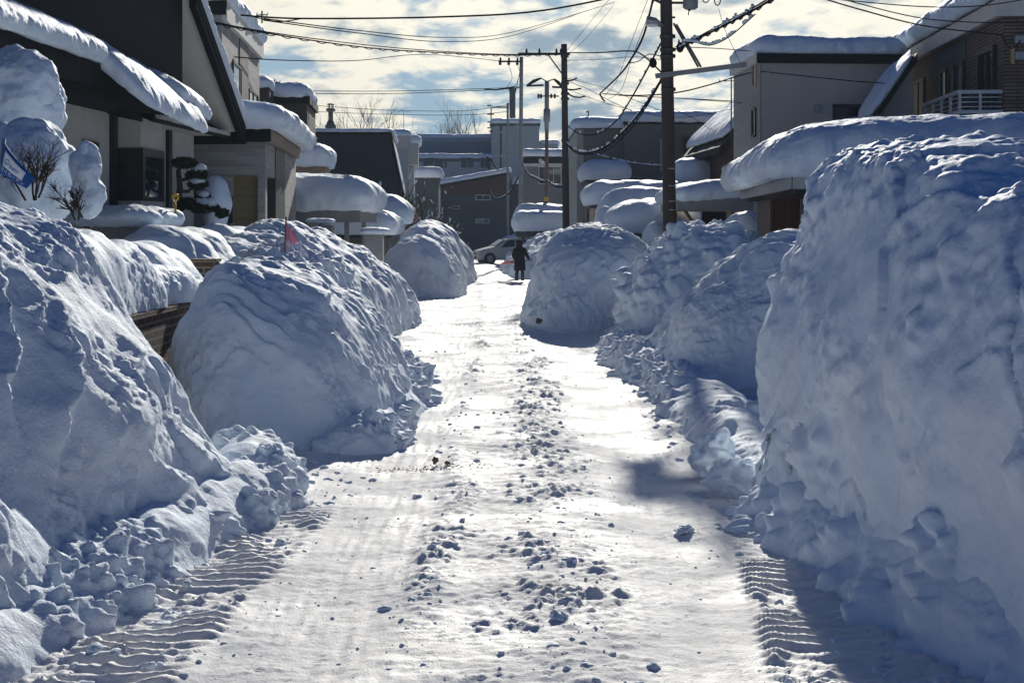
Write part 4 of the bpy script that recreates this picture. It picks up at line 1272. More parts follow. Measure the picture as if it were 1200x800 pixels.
snow_cap('even snow slab on the tall beige house', (wx, wy), 2.09, 1.68, 6.82, .5, -h12.a, seed=50, b=.06, R=.5)
wx, wy = h12.world(.05, 3)
h13 = House('brown_gabled_house', 'brown gabled house peeping out behind the tall beige house', 'house', 7.0, 48, 520)
MB().prism([(.3, 0), (6, 0), (6, 5.4), (3.2, 7.6), (.3, 5.2)], 0, 7, 'y').build('wall', M['red_brown'], h13.e)
MB().prism([(-.15, 4.6), (3.2, 7.62), (3.2, 7.86), (-.15, 4.84)], -.7, 7.3, 'y').build('roof', M['black_trim'], h13.e)
h13.box('globe_bracket', 'dark_metal', .1, .298, -.1, .1, 3.9, 4.0)
MB().ball((.2, -.15, 4.1), .16).build('globe_lamp', M['lamp_glass'], h13.e, True)
wx, wy = h13.world(1.6, 3.4)
snow_cap('strip of snow on the roof slope of the brown gabled house', (wx, wy), 1.5, 3.8, 6.55, .35, -h13.a, (.9, 0), 51, b=.05, R=.4)

# ---- red-brown shed with the great snow roof
h14 = House('red_brown_shed', 'red-brown corrugated shed with an open front under a huge overhanging snow load', 'shed', 4.92, 25, 715)
h14.box('roof', 'tarp_grey', 0, 4.7, 0, 9.2, 2.86, 3.02)
mb = MB().box(-.07, -.001, -.07, 9.25, 2.84, 3.08)
mb.box(-.001, 4.7, -.07, -.001, 2.84, 3.08)
mb.build('gutter', M['grey_metal'], h14.e, bevel=.02)
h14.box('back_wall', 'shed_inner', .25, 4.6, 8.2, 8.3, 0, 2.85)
h14.box('side_wall', 'red_shed', .25, .33, 5.6, 8.19, 0, 2.85)
h14.box('inner_partition', 'red_shed', .35, 2.6, 5.6, 5.68, 0, 2.85)
h14.box('right_wall', 'red_shed', 4.5, 4.6, .3, 8.19, 0, 2.85)
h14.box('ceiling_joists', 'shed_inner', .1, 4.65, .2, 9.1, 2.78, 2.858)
MB().tube([(.9, 5.4, 0), (.9, 5.4, 2.77)], .05, 8).build('downpipe', M['rail_metal'], h14.e, True)
h14.box('post', 'tan_wood', 1.25, 1.47, 3.9, 4.1, 0, 2.77)
h14.box('post', 'brown_wood', .3, .42, .3, .42, 0, 2.77)
wx, wy = h14.world(2.2, 4.6)
def shed_droop(V):
    V[..., 2] -= .20 * sst(-.9, -2.7, V[..., 0]) * sst(-.2, .5, V[..., 2])
    V[..., 2] += .05 * np.sin(V[..., 1] * 1.5 + 1.3 * V[..., 0]) * sst(.3, .9, V[..., 2])
    return V
snow_cap('huge snow load bulging over the gutter of the red-brown shed', (wx, wy), 2.62, 5.0, 3.09, 1.06, -h14.a, (.004, -.006), 52, b=.2, R=1.2, fringe=.07, und=.045, ds=.035, r0=.8, droop=shed_droop)

# ---- brown brick house, upper right
h15 = House('brown_brick_house', 'brown brick house with a railed balcony and snow hanging from its eaves, upper right', 'house', 8.3, 24, 700)
h15.box('wall', 'brown_brick', 0, 9, 0, 7, 0, 5.75)
mb = MB().prism([(-.12, 5.88), (-.12, 6.08), (4.5, 7.4), (4.5, 7.2)], -.12, 7.35, 'y')
mb.prism([(4.501, 7.2), (4.501, 7.4), (9.5, 5.98), (9.5, 5.78)], -.12, 7.35, 'y')
rf = mb.build('roof', M['dark_metal'], h15.e)
MB().box(-.17, -.121, -.14, 7.36, 5.72, 6.0).build('fascia', M['white_fascia'], rf)
MB().prism([(.0, 5.752), (9, 5.752), (4.5, 7.17)], 0.002, 6.998, 'y').build('gable_wall', M['brown_brick'], h15.e)
h15.box('soffit', 'white_fascia', -.12, -.002, -.12, 7.34, 5.75, 5.79)
h15.box('gable_fascia', 'white_fascia', -.119, 9.1, -.14, -.121, 5.72, 6.0)
a0, z1 = h15.side(-.02, 1100, 55); a1, z0 = h15.side(-.02, 1131, 82)
h15.box('slate_panel', 'dark_slate', -.02, -.0, min(a0, a1), max(a0, a1), 2.6, 5.69)
for (p0, q0, p1, q1) in ((1104.5, 86, 1110, 118), (1114, 82, 1120, 116), (1124, 78, 1130, 114)):
    h15.win('side', -.021, (p0, q0, p1, q1), out=-1, mull=(0, 0), pm='curtain_glass')
h15.win('side', -.001, (1071, 100, 1084, 145), out=-1, mull=(1, 0), pm='curtain_glass')
h15.win('side', -.001, (1151, 66, 1167, 126), out=-1, mull=(1, 0), fw=.08, d=.08)
yb0 = 2.62
bal = h15.box('balcony', 'dark_panel', -.74, -.003, .02, yb0, 3.55, 4.10)
rl = MB()
for z in (4.22, 4.30, 4.38):
    rl.tube([(-.72, .05, z), (-.72, yb0, z)], .012, 6); rl.tube([(-.72, .05, z), (-.02, .05, z)], .012, 6)
rl.box(-.76, -.69, .02, yb0 + .03, 4.44, 4.50); rl.box(-.689, -.02, .02, .08, 4.44, 4.50)
for i in range(5):
    y = .05 + (yb0 - .08) * i / 4
    rl.box(-.745, -.70, y - .02, y + .02, 4.161, 4.439)
rl.box(-.40, -.36, .03, .07, 4.161, 4.439)
rl.box(-.77, -.741, .0, yb0 + .02, 4.06, 4.16); rl.box(-.741, -.02, -.01, .03, 4.101, 4.16)
rl.build('railing', M['rail_metal'], bal)
for (px, py) in ((1193, 47), (1193, 66)):
    xx, zz2 = h15.front(-.002, px, py)
    h15.box('vent_hood', 'grey_metal', xx - .08, xx + .08, -.14, -.003, zz2 - .08, zz2 + .08, bevel=.03)
xx, zz2 = h15.front(-.002, 1185, 66)
h15.box('wall_lamp', 'amber', xx - .03, xx + .03, -.1, -.003, zz2 - .14, zz2 + .14)
h15.box('side_lean_to', 'dark_panel', .3, 4, 7.002, 8.6, 0, 3.3)
K15 = 1.3                                     # the house was measured at a smaller size: full size and its true place on the plot
h15.e.scale = (K15, K15, K15)
h15.e.location = (10.79, 31.2, -.66)


def h15w(lx, ly):
    return (10.79 + K15 * (lx * math.cos(h15.a) + ly * math.sin(h15.a)), 31.2 + K15 * (-lx * math.sin(h15.a) + ly * math.cos(h15.a)))


wx, wy = h15w(1.75, 3.55)
cap15 = snow_cap('thick snow hanging over the eaves of the brown brick house', (wx, wy), 2.6, 5.15, 7.92, .66, -h15.a, (.284, 0), 53, b=.18, R=.65, fringe=.10, und=.08)
wx, wy = h15w(6.4, 3.4)
snow_cap('snow on the far roof slope of the brown brick house', (wx, wy), 3.3, 5.0, 8.25, .6, -h15.a, (-.284, 0), 54, b=.1, R=.6, ds=.1)
for i in range(7):
    wx, wy = h15w(-.25 + .05 * math.sin(i * 2.1), 7.35 - i * .09)
    L_ = (.7, .25, .5, .9, .4, .6, .25)[i]
    ic = MB().tube([(wx, wy, 7.2), (wx, wy, 7.07 - L_ * .5), (wx, wy, 7.07 - L_)], [.045, .03, .005], 7).build('icicle', M['ice'], None, True)
    ic.parent = cap15
e_loc = h15w(1.7, 5.6)
ch = empty('chimney', (e_loc[0], e_loc[1], 7.5), -h15.a, 'dark square chimney on the snowy roof of the brown brick house', 'chimney')
MB().box(-.54, .54, -.45, .45, 0, 1.95).build('shaft', M['dark_metal'], ch)
MB().box(-.65, .65, -.54, .54, 1.951, 2.08).build('capstone', M['dark_metal'], ch)
snow_cap('snow on the dark square chimney of the brown brick house', e_loc, .65, .54, 9.59, .38, -h15.a, seed=55, b=.05, R=.38, r0=.25)
h16 = House('garage_annexe', 'narrow dark-edged gable with a steep snowy verge left of the brown brick house', 'annexe', 9.25, 35.4, 700)
MB().prism([(0, 0), (.72, 0), (.72, 6.2), (0, 5.15)], 0, 2.2, 'y').build('wall', M['beige_render'], h16.e)
MB().prism([(-.2, 4.88), (.74, 6.26), (.74, 6.46), (-.2, 5.08)], -.4, 2.5, 'y').build('roof', M['black_trim'], h16.e)
wx, wy = h16.world(.20, 1.0)
snow_cap('ragged snow on the steep verge beside the brown brick house', (wx, wy), .42, 1.3, 5.66, .30, -h16.a, (1.45, 0), 56, b=.1, R=.4, r0=.3, fringe=.06)

# ---- garden wall on the left
gw = empty('garden_wall', (-3.85, 7, 0), 0, 'low dark brick garden wall with pale joints showing below a thick snow ridge', 'wall')
MB().box(-.09, .09, 0, 16, 0, 1.27).build('brickwork', M['garden_brick'], gw)
MB().box(-.12, .12, -.02, 16.02, 1.271, 1.32).build('coping', M['garden_brick'], gw)
x, Y, z = P(241, 318, 20.3)
gp = empty('wall_pier', (x, 20.3, 0), 0, 'short dark brick pier showing between two snow humps', 'wall pier')
MB().box(-.16, .16, -.16, .16, 0, z + .14).build('brickwork', M['garden_brick'], gp)
MB().box(-.19, .19, -.19, .19, z + .141, z + .18).build('coping', M['garden_brick'], gp)
wx, wy = h1.world(.6, h1.side(.5, 137, 240)[0])
snow_cap('blue shadowed snow on the low grey step wall by the white rendered house', (wx, wy), .7, 1.0, 2.2, .32, -h1.a, seed=57, b=.12, R=.45)


# ------------------------------------------------------------------ plants
def foliage(name, cen, rad, n, size, mat, parent, seed=1):
    r = np.random.default_rng(seed)
    d = r.normal(size=(n, 3)); d /= np.linalg.norm(d, axis=1, keepdims=True)
    p = d * (r.random((n, 1)) ** .35) * np.array(rad) + np.array(cen)
    a = r.normal(size=(n, 3)); a /= np.linalg.norm(a, axis=1, keepdims=True)
    b = np.cross(a, r.normal(size=(n, 3))); b /= np.linalg.norm(b, axis=1, keepdims=True)
    s = size * (.6 + .8 * r.random((n, 1)))
    V = np.stack([p - a * s, p + b * s * .3, p + a * s, p - b * s * .3], 1).reshape(-1, 3)
    return link_mesh(name, np_mesh(name, V, np.arange(4 * n).reshape(-1, 4), False), mat, parent)


def branches(mb, p, d, L, r, depth, rnd, spread=.6, up=.1, kids=3, segs=4, tips=None):
    pts, rs = [p], [r]
    q = p.copy(); dd = d.normalized()
    for i in range(segs):
        dd = (dd + Vector((rnd.uniform(-1, 1), rnd.uniform(-1, 1), rnd.uniform(-1, 1))) * .16 + Vector((0, 0, up * .3))).normalized()
        q = q + dd * (L / segs)
        pts.append(q.copy()); rs.append(r * (1 - .42 * (i + 1) / segs))
    mb.tube(pts, rs, 5 if depth > 1 else 4, True)
    if tips is not None and depth <= 1: tips.append(pts)
    if depth <= 0: return
    for k in range(kids):
        i = rnd.randint(max(1, segs - 3), segs)
        nd_ = (dd + Vector((rnd.uniform(-1, 1), rnd.uniform(-1, 1), rnd.uniform(-.6, 1))) * spread).normalized()
        branches(mb, pts[i].copy(), nd_, L * rnd.uniform(.5, .8), rs[i] * .82, depth - 1, rnd, spread, up, kids, segs, tips)


def tree(label, x, Y, base, h, seed, snow=0, depth=4, name='bare_tree', r=.1, trunk=.3, kids=3, mat='twig', spread=.6, minr=0):
    e = empty(name, (x, Y, base), 0, label, 'tree')
    rnd = random.Random(seed)
    mb = MB()
    mb.tube([(0, 0, -.3), (.03, 0, h * trunk * .5), (0, .02, h * trunk)], [r * 1.4, r * 1.1, r], 8)
    mb.build('trunk', M[mat], e, True)
    mb, tips = MB(), []
    for k in range(5):
        a = k * 1.256 + rnd.uniform(-.4, .4)
        branches(mb, Vector((0, 0, h * trunk * rnd.uniform(.7, 1))), Vector((math.cos(a) * spread, math.sin(a) * spread, 1)), h * .38, max(r * .6, minr), depth - 1, rnd, spread, .12, kids, 4, tips)
    mb.build('crown', M[mat], e, True)
    if snow:
        sb = MB()
        for t in tips:
            if rnd.random() < snow:
                p = t[rnd.randint(1, len(t) - 1)]
                q = t[min(len(t) - 1, t.index(p) + 1)]
                m = (p + q) / 2 + Vector((0, 0, .03))
                dv = (q - p).normalized() * rnd.uniform(.08, .16); up_ = Vector((0, 0, .02)); rr_ = rnd.uniform(.025, .055); sb.tube([m - dv, m - dv * .5 + up_, m + dv * .4 + up_, m + dv], [rr_ * .3, rr_, rr_ * .9, rr_ * .2], 6)
        sb.build('snow_clumps', M['snow_soft'], e, True)
    return e


tree('small garden tree with clumps of snow on its branches behind the round red sign', -4.55, 66, 0, 4.4, 5, .6, 4, 'snowy_tree', .12, .25, 3, spread=.75, minr=.085)
tree('low spreading shrub with snowy twigs right of the round red sign', -3.6, 67, 0, 3.3, 6, .6, 4, 'snowy_tree', .10, .2, 3, spread=1.0, minr=.07)
tree('bare wide-crowned tree on the skyline left of the smoke stack', -16.3, 160, 2, 14.6, 8, 0, 5, r=.16, kids=3, spread=.6)
tree('bare slender tree on the skyline just beside the far antenna', -7.8, 158, 2, 12.6, 9, 0, 5, r=.14, kids=3, spread=.5)
tree('bare tree on the skyline close to the blue-grey block', -4.6, 160, 2, 13.2, 12, 0, 5, r=.14, kids=3, spread=.5)
tree('thin bare tree low on the skyline left of the slender tree', -12.2, 165, 2, 10.6, 13, 0, 5, r=.12, kids=3, spread=.6)
tree('bare twiggy bush in front of the black clad building', -4.9, 60, 0, 4.6, 15, .1, 4, r=.08, kids=3, spread=.5, minr=.04)

# shrubs weighed down with snow in the near left garden
def laden_shrub(label, blobs, Y, seed, fol=None, tw=None, group='snow-laden garden shrubs'):
    bx = sum(b[0] for b in blobs) / len(blobs)
    x0 = (bx - CX) * Y / F
    e = empty('snowy_shrub', (x0, Y, 0), 0, label, 'shrub', group)
    sc = Y / F
    for i, (px, py, rx, ry) in enumerate(blobs):
        x, _, z = P(px, py, Y)
        o = blob(None, (x - x0, 0, z), (rx * sc, rx * sc * .9, ry * sc), seed + i * 3, 'snow_load', style=dict(big=.13, bigf=1.6, mid=.06, midf=4, fine=.012, grain=.008), res=.022, parent=e)
        for v in (o,): v.location = (0, 0, 0)
    for (px, py, rx, ry, n) in fol or ():
        x, _, z = P(px, py, Y)
        foliage('foliage', (x - x0, -.05, z), (rx * sc, rx * sc, ry * sc), n, .07, M['leaf_dark'], e, seed)
    mb = MB()
    mb.tube([(0, 0, -.1), (.05, .05, 1.0), (0, 0, 2.2)], [.07, .06, .04], 7)
    mb.build('stem', M['twig'], e, True)
    if tw:
        rnd = random.Random(seed)
        mb = MB()
        for (px, py, qx, qy, dy, L, kd) in tw:
            x, _, z = P(px, py, Y + dy)
            X2, _, z2 = P(qx, qy, Y + dy)
            d = Vector((X2 - x, rnd.uniform(-.1, .1), z2 - z))
            branches(mb, Vector((x - x0, dy, z)), d, d.length * .55, .012, kd, rnd, .85, .02, 4, 4)
        mb.build('twigs', M['twig'], e, True)
    return e


laden_shrub('tall shrub bent under a heaped tower of snow at the left edge', [(8, 110, 58, 55), (45, 128, 32, 38), (-20, 140, 70, 70)], 17.0, 3, fol=[(-2, 128, 30, 12, 700), (15, 142, 22, 8, 300)])
laden_shrub('broad shrub under a smooth dome of snow with bare dark twigs in front', [(30, 205, 58, 60), (-15, 205, 60, 58)], 15.6, 5, tw=[(40, 235, 18, 165, -.95, 1, 3), (40, 235, 60, 160, -.95, 1, 3), (42, 235, 40, 158, -.98, 1, 3), (45, 232, 74, 178, -.95, 1, 3), (30, 235, 2, 170, -.95, 1, 3)])
laden_shrub('narrow shrub wrapped in snow with brown twigs poking out at its foot', [(101, 212, 18, 44), (104, 235, 13, 22)], 15.2, 7, tw=[(88, 258, 74, 205, -.35, 1, 3), (92, 258, 96, 210, -.35, 1, 3), (96, 255, 82, 215, -.35, 1, 3), (86, 250, 70, 220, -.35, 1, 2)])

# cloud-pruned pine
Yp = 26.2; sc = Yp / F
px0 = P(208, 300, Yp)[0]
e = empty('pruned_pine', (px0, Yp, 0), 0, 'cloud-pruned pine with dark needle pads, some capped with snow, by the white rendered house', 'pine tree')
mb = MB()
def L_(px, py, dy=0):
    x, _, z = P(px, py, Yp)
    return Vector((x - px0, dy, z))
mb.tube([(0, 0, -.1), L_(209, 265), L_(208, 240), L_(211, 220), L_(209, 200), L_(213, 193)], [.09, .07, .06, .055, .045, .03], 8)
mb.build('trunk', M['twig'], e, True)
mb = MB()
mb.tube([L_(209, 224), L_(220, 224.5), L_(228, 218)], [.035, .03, .02], 6)
mb.tube([L_(210, 212), L_(218, 210), L_(232, 206)], [.035, .03, .02], 6)
mb.tube([L_(208, 246), L_(218, 241), L_(235, 242)], [.04, .03, .02], 6)
mb.tube([L_(228, 220), L_(229, 232), L_(238, 236)], [.03, .025, .02], 6)
mb.tube([L_(209, 243), L_(214, 237)], [.03, .015], 6)
mb.build('branches', M['twig'], e, True)
for i, (px, py, rx, ry, n, sn) in enumerate(((216, 191, 15, 6, 1500, 0), (228, 206, 10, 6, 900, 0), (236, 204, 9, 7, 500, 1), (232, 216, 12, 5, 1100, 1), (239, 231, 8, 4, 700, 1), (221, 238, 9, 6, 800, 0), (238, 243, 19, 6, 1800, 2), (261, 250, 8, 5, 600, 0), (212, 243, 6, 4, 300, 0))):
    c = L_(px, py, -.05 * (i % 3))
    pad = foliage('needle_pad', c, (rx * sc, rx * sc * .8, ry * sc), n, .05, M['needle'], e, 30 + i)
    if sn:
        mb_ = ((px, py, rx * .8, ry),) if sn == 1 else ((px - 14, py - 5, 5, 4), (px + 1, py - 3, 7, 5), (px + 10, py - 3, 6.5, 5))
        for k, (bx, by, brx, bry) in enumerate(mb_):
            cc = L_(bx, by - bry * .6, -.08)
            blob(None, tuple(cc), (brx * sc, brx * sc * .9, bry * sc), 60 + i + k, 'snow_clump', style=dict(big=.05, bigf=3, fine=.01), res=.03, parent=pad)
blob('tall snow-covered bush right of the cloud-pruned pine', (P(254, 232, 27.5)[0], 27.5, 2.55), (.27, .35, .6), 77, name='snowy_shrub', cat='shrub', style=dict(big=.08, bigf=1.5, fine=.01), group='snow-laden garden shrubs', res=.03)

# ------------------------------------------------------------------ poles and wires
def utility_pole(label, top, bot, r, mat, Y, zbase=0, taper=.8):
    """top / bottom photo pixel of the axis at distance Y"""
    T = Vector(P(top[0], top[1], Y)); B = Vector(P(bot[0], bot[1], Y))
    d = (T - B) / (T.z - B.z)
    B = B + d * (zbase - .3 - B.z)
    e = empty('utility_pole', tuple(B), 0, label, 'utility pole')
    rel = T - B
    n = 9
    MB().tube([rel * i / n for i in range(n + 1)], [r * (1 - (1 - taper) * i / n) for i in range(n + 1)], 14).build('pole', M[mat], e, True)
    e['base'] = [B.x, B.y, B.z]
    return e, B


def rel(B, px, py, Y, dy=0):
    return Vector(P(px, py, Y)) - B + Vector((0, dy, 0))


Y1 = 33.0
p1, B1 = utility_pole('tall thick dark brown utility pole with a street lamp and a long side arm', (779, -95), (786.5, 370), .165, 'pole_dark', Y1)
R1 = lambda px, py, dy=0: rel(B1, px, py, Y1, dy)
def barbox(mb, a, b, w, h):
    """square bar from a to b"""
    a, b = Vector(a), Vector(b)
    t = (b - a).normalized()
    u = t.cross(Vector((0, 1, 0))); u = u.normalized() if u.length > .01 else Vector((1, 0, 0))
    v = u.cross(t).normalized()
    q = [(-1, -1), (1, -1), (1, 1), (-1, 1)]
    mb.add([a + u * x * h / 2 + v * y * w / 2 for x, y in q] + [b + u * x * h / 2 + v * y * w / 2 for x, y in q],
           [(3, 2, 1, 0), (4, 5, 6, 7), (0, 1, 5, 4), (1, 2, 6, 5), (2, 3, 7, 6), (3, 0, 4, 7)])
    return mb
mb = barbox(MB(), R1(767, 90.5, -.22), R1(873, 77, -.22), .09, .11)
arm = mb.build('side_arm', M['tarp_grey'], p1)
for dx in (0, 3.2):
    barbox(MB(), R1(788 + dx, 29 + dx * .4, -.22), R1(817 + dx, 80, -.2), .03, .045).build('brace', M['dark_metal'], p1)
lamp = MB()
lamp.tube([R1(776, 31, -.12), R1(772, 30.5, -.2), R1(765, 27.5, -.3), R1(756, 25.5, -.3)], [.035, .06, .10, .09], 10)
lp = lamp.build('street_lamp', M['grey_metal'], p1, True)
MB().ball(R1(762.5, 31.5, -.3), .14, 8, 12, (1.1, .7, .38)).build('lamp_shade', M['lamp_glass'], lp, True)
mb = MB().tube([R1(808.5, 12, -.1), R1(808.5, 10, -.1), R1(808.5, -26, -.1), R1(808.5, -28, -.1)], [.12, .175, .175, .12], 16)
tr = mb.build('transformer_or_shadow_tank', M['tarp_grey'], p1, True)
MB().tube([R1(808, 12, -.1), R1(806.5, 13.5, -.1)], .03, 6).tube([R1(806.5, 13.5, -.1), R1(806, 19, -.1)], .012, 5).build('bushing', M['cable'], tr)
for (ox, rr, h0, h1_) in ((2.98, .25, 7.62, 8.42), (3.33, .15, 7.95, 8.55)):  # unseen tanks added above the view to cast the soft lane shadow
    c_ = Vector((ox - B1.x, -.05, -B1.z))
    shadow_tank = MB().tube([c_ + Vector((0, 0, h)) for h in (h0, h0 + .06, h1_ - .06, h1_)], [rr * .75, rr, rr, rr * .75], 18).build('transformer_or_shadow_tank', M['tarp_grey'], p1, True)
    for k in (-1, 1):
        MB().tube([c_ + Vector((k * rr * .5, 0, h1_)), c_ + Vector((k * rr * .6, 0, h1_ + .22))], [.045, .03], 8).build('bushing', M['cable'], shadow_tank, True)
barbox(MB(), Vector((2.62 - B1.x, .12, 7.72 - B1.z)), Vector((3.6 - B1.x, .12, 7.72 - B1.z)), .08, .13).build('tank_bracket', M['dark_metal'], p1)  # added beam carrying the unseen tanks, part of the same cast shadow
barbox(MB(), Vector((2.75 - B1.x, .12, 7.72 - B1.z)), Vector((3.55 - B1.x, .1, 7.36 - B1.z)), .05, .06).build('brace', M['dark_metal'], p1)  # added strut below the beam of the unseen tanks
barbox(MB(), R1(779, 4, -.05), R1(812, 4, -.05), .06, .05).build('tank_bracket', M['dark_metal'], p1)
mb = MB()
for (y, w) in ((43, .185), (58.5, .185), (66, .18), (88, .18), (105, .172)):
    c = R1(780 + (y + 95) * .0163, y)
    MB().tube([c - Vector((0, 0, .035)), c + Vector((0, 0, .035))], w, 14).build('clamp_band', M['dark_metal'], p1, True)
mb = MB()
for (a, y) in ((774, 21), (791, 21), (774, 46), (773.5, 58.5), (774, 69), (792, 58)):
    mb.tube([R1(782, y, 0), R1(a, y, -.05)], .025, 6)
mb.build('step_bolts', M['dark_metal'], p1)
for (px, py) in ((764.5, 75), (796, 57)):
    MB().ball(R1(px, py, -.15), .09, 8, 10, (1, .8, 1.3)).build('junction_box', M['cable'], p1, True)
for (px, py, w) in ((826.5, 3, .07), (840, 3, .06)):
    mb = MB()
    n = 22
    mb.tube([R1(px + 3.6 * math.sin(k * .42) , py - 2 + (6.5 if px > 830 else 3) * math.cos(k * .42), -.1) for k in range(n)], .014, 5)
    mb.build('cable_loop', M['cable'], p1)
# white reflective bands lower down
mb = MB()
for y in (198, 218, 236, 246):
    c = R1(780 + (y + 95) * .0163, y)
    MB().tube([c - Vector((0, 0, .012)), c + Vector((0, 0, .012))], .161, 14, False).build('wire_band', M['grey_metal'], p1, True)

Y2 = 55.0
p2, B2 = utility_pole('slim dark utility pole with a cross-arm at its very top, right of centre', (661, 52), (664, 332), .145, 'pole_dark', Y2)
R2 = lambda px, py, dy=0: rel(B2, px, py, Y2, dy)
barbox(MB(), R2(607, 64, -.16), R2(668, 64, -.16), .09, .09).build('cross_arm', M['dark_metal'], p2)
barbox(MB(), R2(643, 66, -.16), R2(659, 88, -.16), .03, .05).build('brace', M['dark_metal'], p2)
for px in (617, 632, 652, 657):
    MB().tube([R2(px, 63, -.16), R2(px, 58, -.16)], [.05, .03], 8).build('insulator', M['cable'], p2, True)
mb = MB()
for y in (66, 98, 110, 116, 165):
    c = R2(661.2 + y * .008, y)
    MB().tube([c - Vector((0, 0, .05)), c + Vector((0, 0, .05))], .16, 12).build('clamp_band', M['dark_metal'], p2, True)
mb = MB()
for (a, b, c, d) in ((664, 95, 676, 92), (664, 105, 681, 104), (664, 108, 673, 114), (673, 114, 686, 113), (663, 165, 664, 158)):
    mb.tube([R2(a, b, -.05), R2((a + c) / 2, (b + d) / 2 + 1, -.05), R2(c, d, -.05)], .03, 6)
mb.build('brackets', M['cable'], p2)

Y3 = 85.0
p3, B3 = utility_pole('tall grey concrete utility pole with a short cross-arm pointing left', (611, 67), (609.5, 308), .135, 'pole_grey', Y3)
R3 = lambda px, py, dy=0: rel(B3, px, py, Y3, dy)
barbox(MB(), R3(584, 72.5, -.1), R3(612, 72.5, -.1), .1, .1).build('cross_arm', M['dark_metal'], p3)
for px in (586, 596, 606):
    MB().tube([R3(px, 76.5, -.1), R3(px + .6, 68, -.1)], [.09, .05], 8).build('insulator', M['cable'], p3, True)
barbox(MB(), R3(608, 147, -.14), R3(604, 151, -.14), .15, .25).build('junction_box', M['grey_metal'], p3)

Y4 = 80.0
p4, B4 = utility_pole('brown and grey utility pole with drooping lamp arms and a band box halfway up', (641, 96), (640.2, 310), .12, 'pole_brown', Y4)
R4 = lambda px, py, dy=0: rel(B4, px, py, Y4, dy)
MB().tube([R4(640.9, 95, 0), R4(640.6, 152, 0)], .126, 12).build('steel_sleeve', M['pole_grey'], p4, True)
MB().tube([R4(640.9, 128, 0), R4(640.8, 143, 0)], .19, 12).build('band_box', M['pole_grey'], p4, True)
for (a, b, c, d, e1, f1) in ((641, 96, 634, 92, 617, 101), (641, 96, 649, 93, 659, 103)):
    mb = MB().tube([R4(a, b, -.05), R4(c, d, -.1)], .03, 6).tube([R4(c, d, -.1), R4((c + e1) / 2, (d + f1) / 2 - 1, -.1), R4(e1, f1, -.1)], [.05, .10, .05], 8)
    mb.tube([R4(e1, f1, -.1), R4(e1 + (20 if a > c else -12), f1 - .7, -.1)], .06, 7)
    mb.build('cutout_switch', M['cable'], p4, True)
barbox(MB(), R4(630, 113, -.1), R4(655, 113, -.1), .05, .07).build('cross_arm', M['dark_metal'], p4)
for px in (631, 634, 646, 650):
    MB().tube([R4(px, 115.5, -.1), R4(px, 110.5, -.1)], .06, 6).build('insulator', M['cable'], p4, True)
MB().box(-.13, .13, -.16, -.121, R4(0, 236)[2], R4(0, 231)[2]).build('marker_plate', M['yellow_plastic'], p4)
MB().tube([R4(638, 191, -.1), R4(633, 188.5, -.3)], [.05, .13], 8).build('street_lamp', M['lamp_glass'], p4, True)

Y5 = 110.0
p5, B5 = utility_pole('thin distant utility pole with steps on its left in front of the blue-grey block', (595, 121), (595, 300), .11, 'pole_grey', Y5)
R5 = lambda px, py, dy=0: rel(B5, px, py, Y5, dy)
barbox(MB(), R5(576, 126, -.1), R5(595, 126, -.1), .1, .1).build('cross_arm', M['dark_metal'], p5)
for (a, b) in ((571, 124), (571, 134), (574, 148), (573, 154)):
    barbox(MB(), R5(a, b, -.1), R5(a + 5, b, -.1), .1, .1).build('insulator', M['dark_metal'], p5)
p6, B6 = utility_pole('thin dark distant utility pole crowded with cables, left of the stepped pole', (587, 145), (586.5, 300), .10, 'pole_dark', 114)
R6 = lambda px, py, dy=0: rel(B6, px, py, 114, dy)
for (a, b, y) in ((580, 594, 155), (579, 596, 183)):
    barbox(MB(), R6(a, y, -.1), R6(b, y, -.1), .1, .12).build('cross_arm', M['grey_metal'], p6)
p7, B7 = utility_pole('lone rusty steel mast left of the crowded far pole', (575.5, 126), (575.5, 180), .07, 'dark_metal', 140)
for y in (134, 143, 150):
    barbox(MB(), rel(B7, 571, y, 140), rel(B7, 579, y, 140), .1, .12).build('cross_arm', M['dark_metal'], p7)


def cr(pts, n=10):
    """smooth line through points"""
    P_ = [Vector(p) for p in pts]
    if len(P_) == 2:
        return [P_[0].lerp(P_[1], i / n) for i in range(n + 1)]
    out = []
    for i in range(len(P_) - 1):
        a, b, c, d = P_[max(i - 1, 0)], P_[i], P_[i + 1], P_[min(i + 2, len(P_) - 1)]
        for k in range(n):
            t = k / n
            out.append(.5 * ((2 * b) + (c - a) * t + (2 * a - 5 * b + 4 * c - d) * t * t + (3 * b - a - 3 * c + d) * t ** 3))
    out.append(P_[-1])
    return out


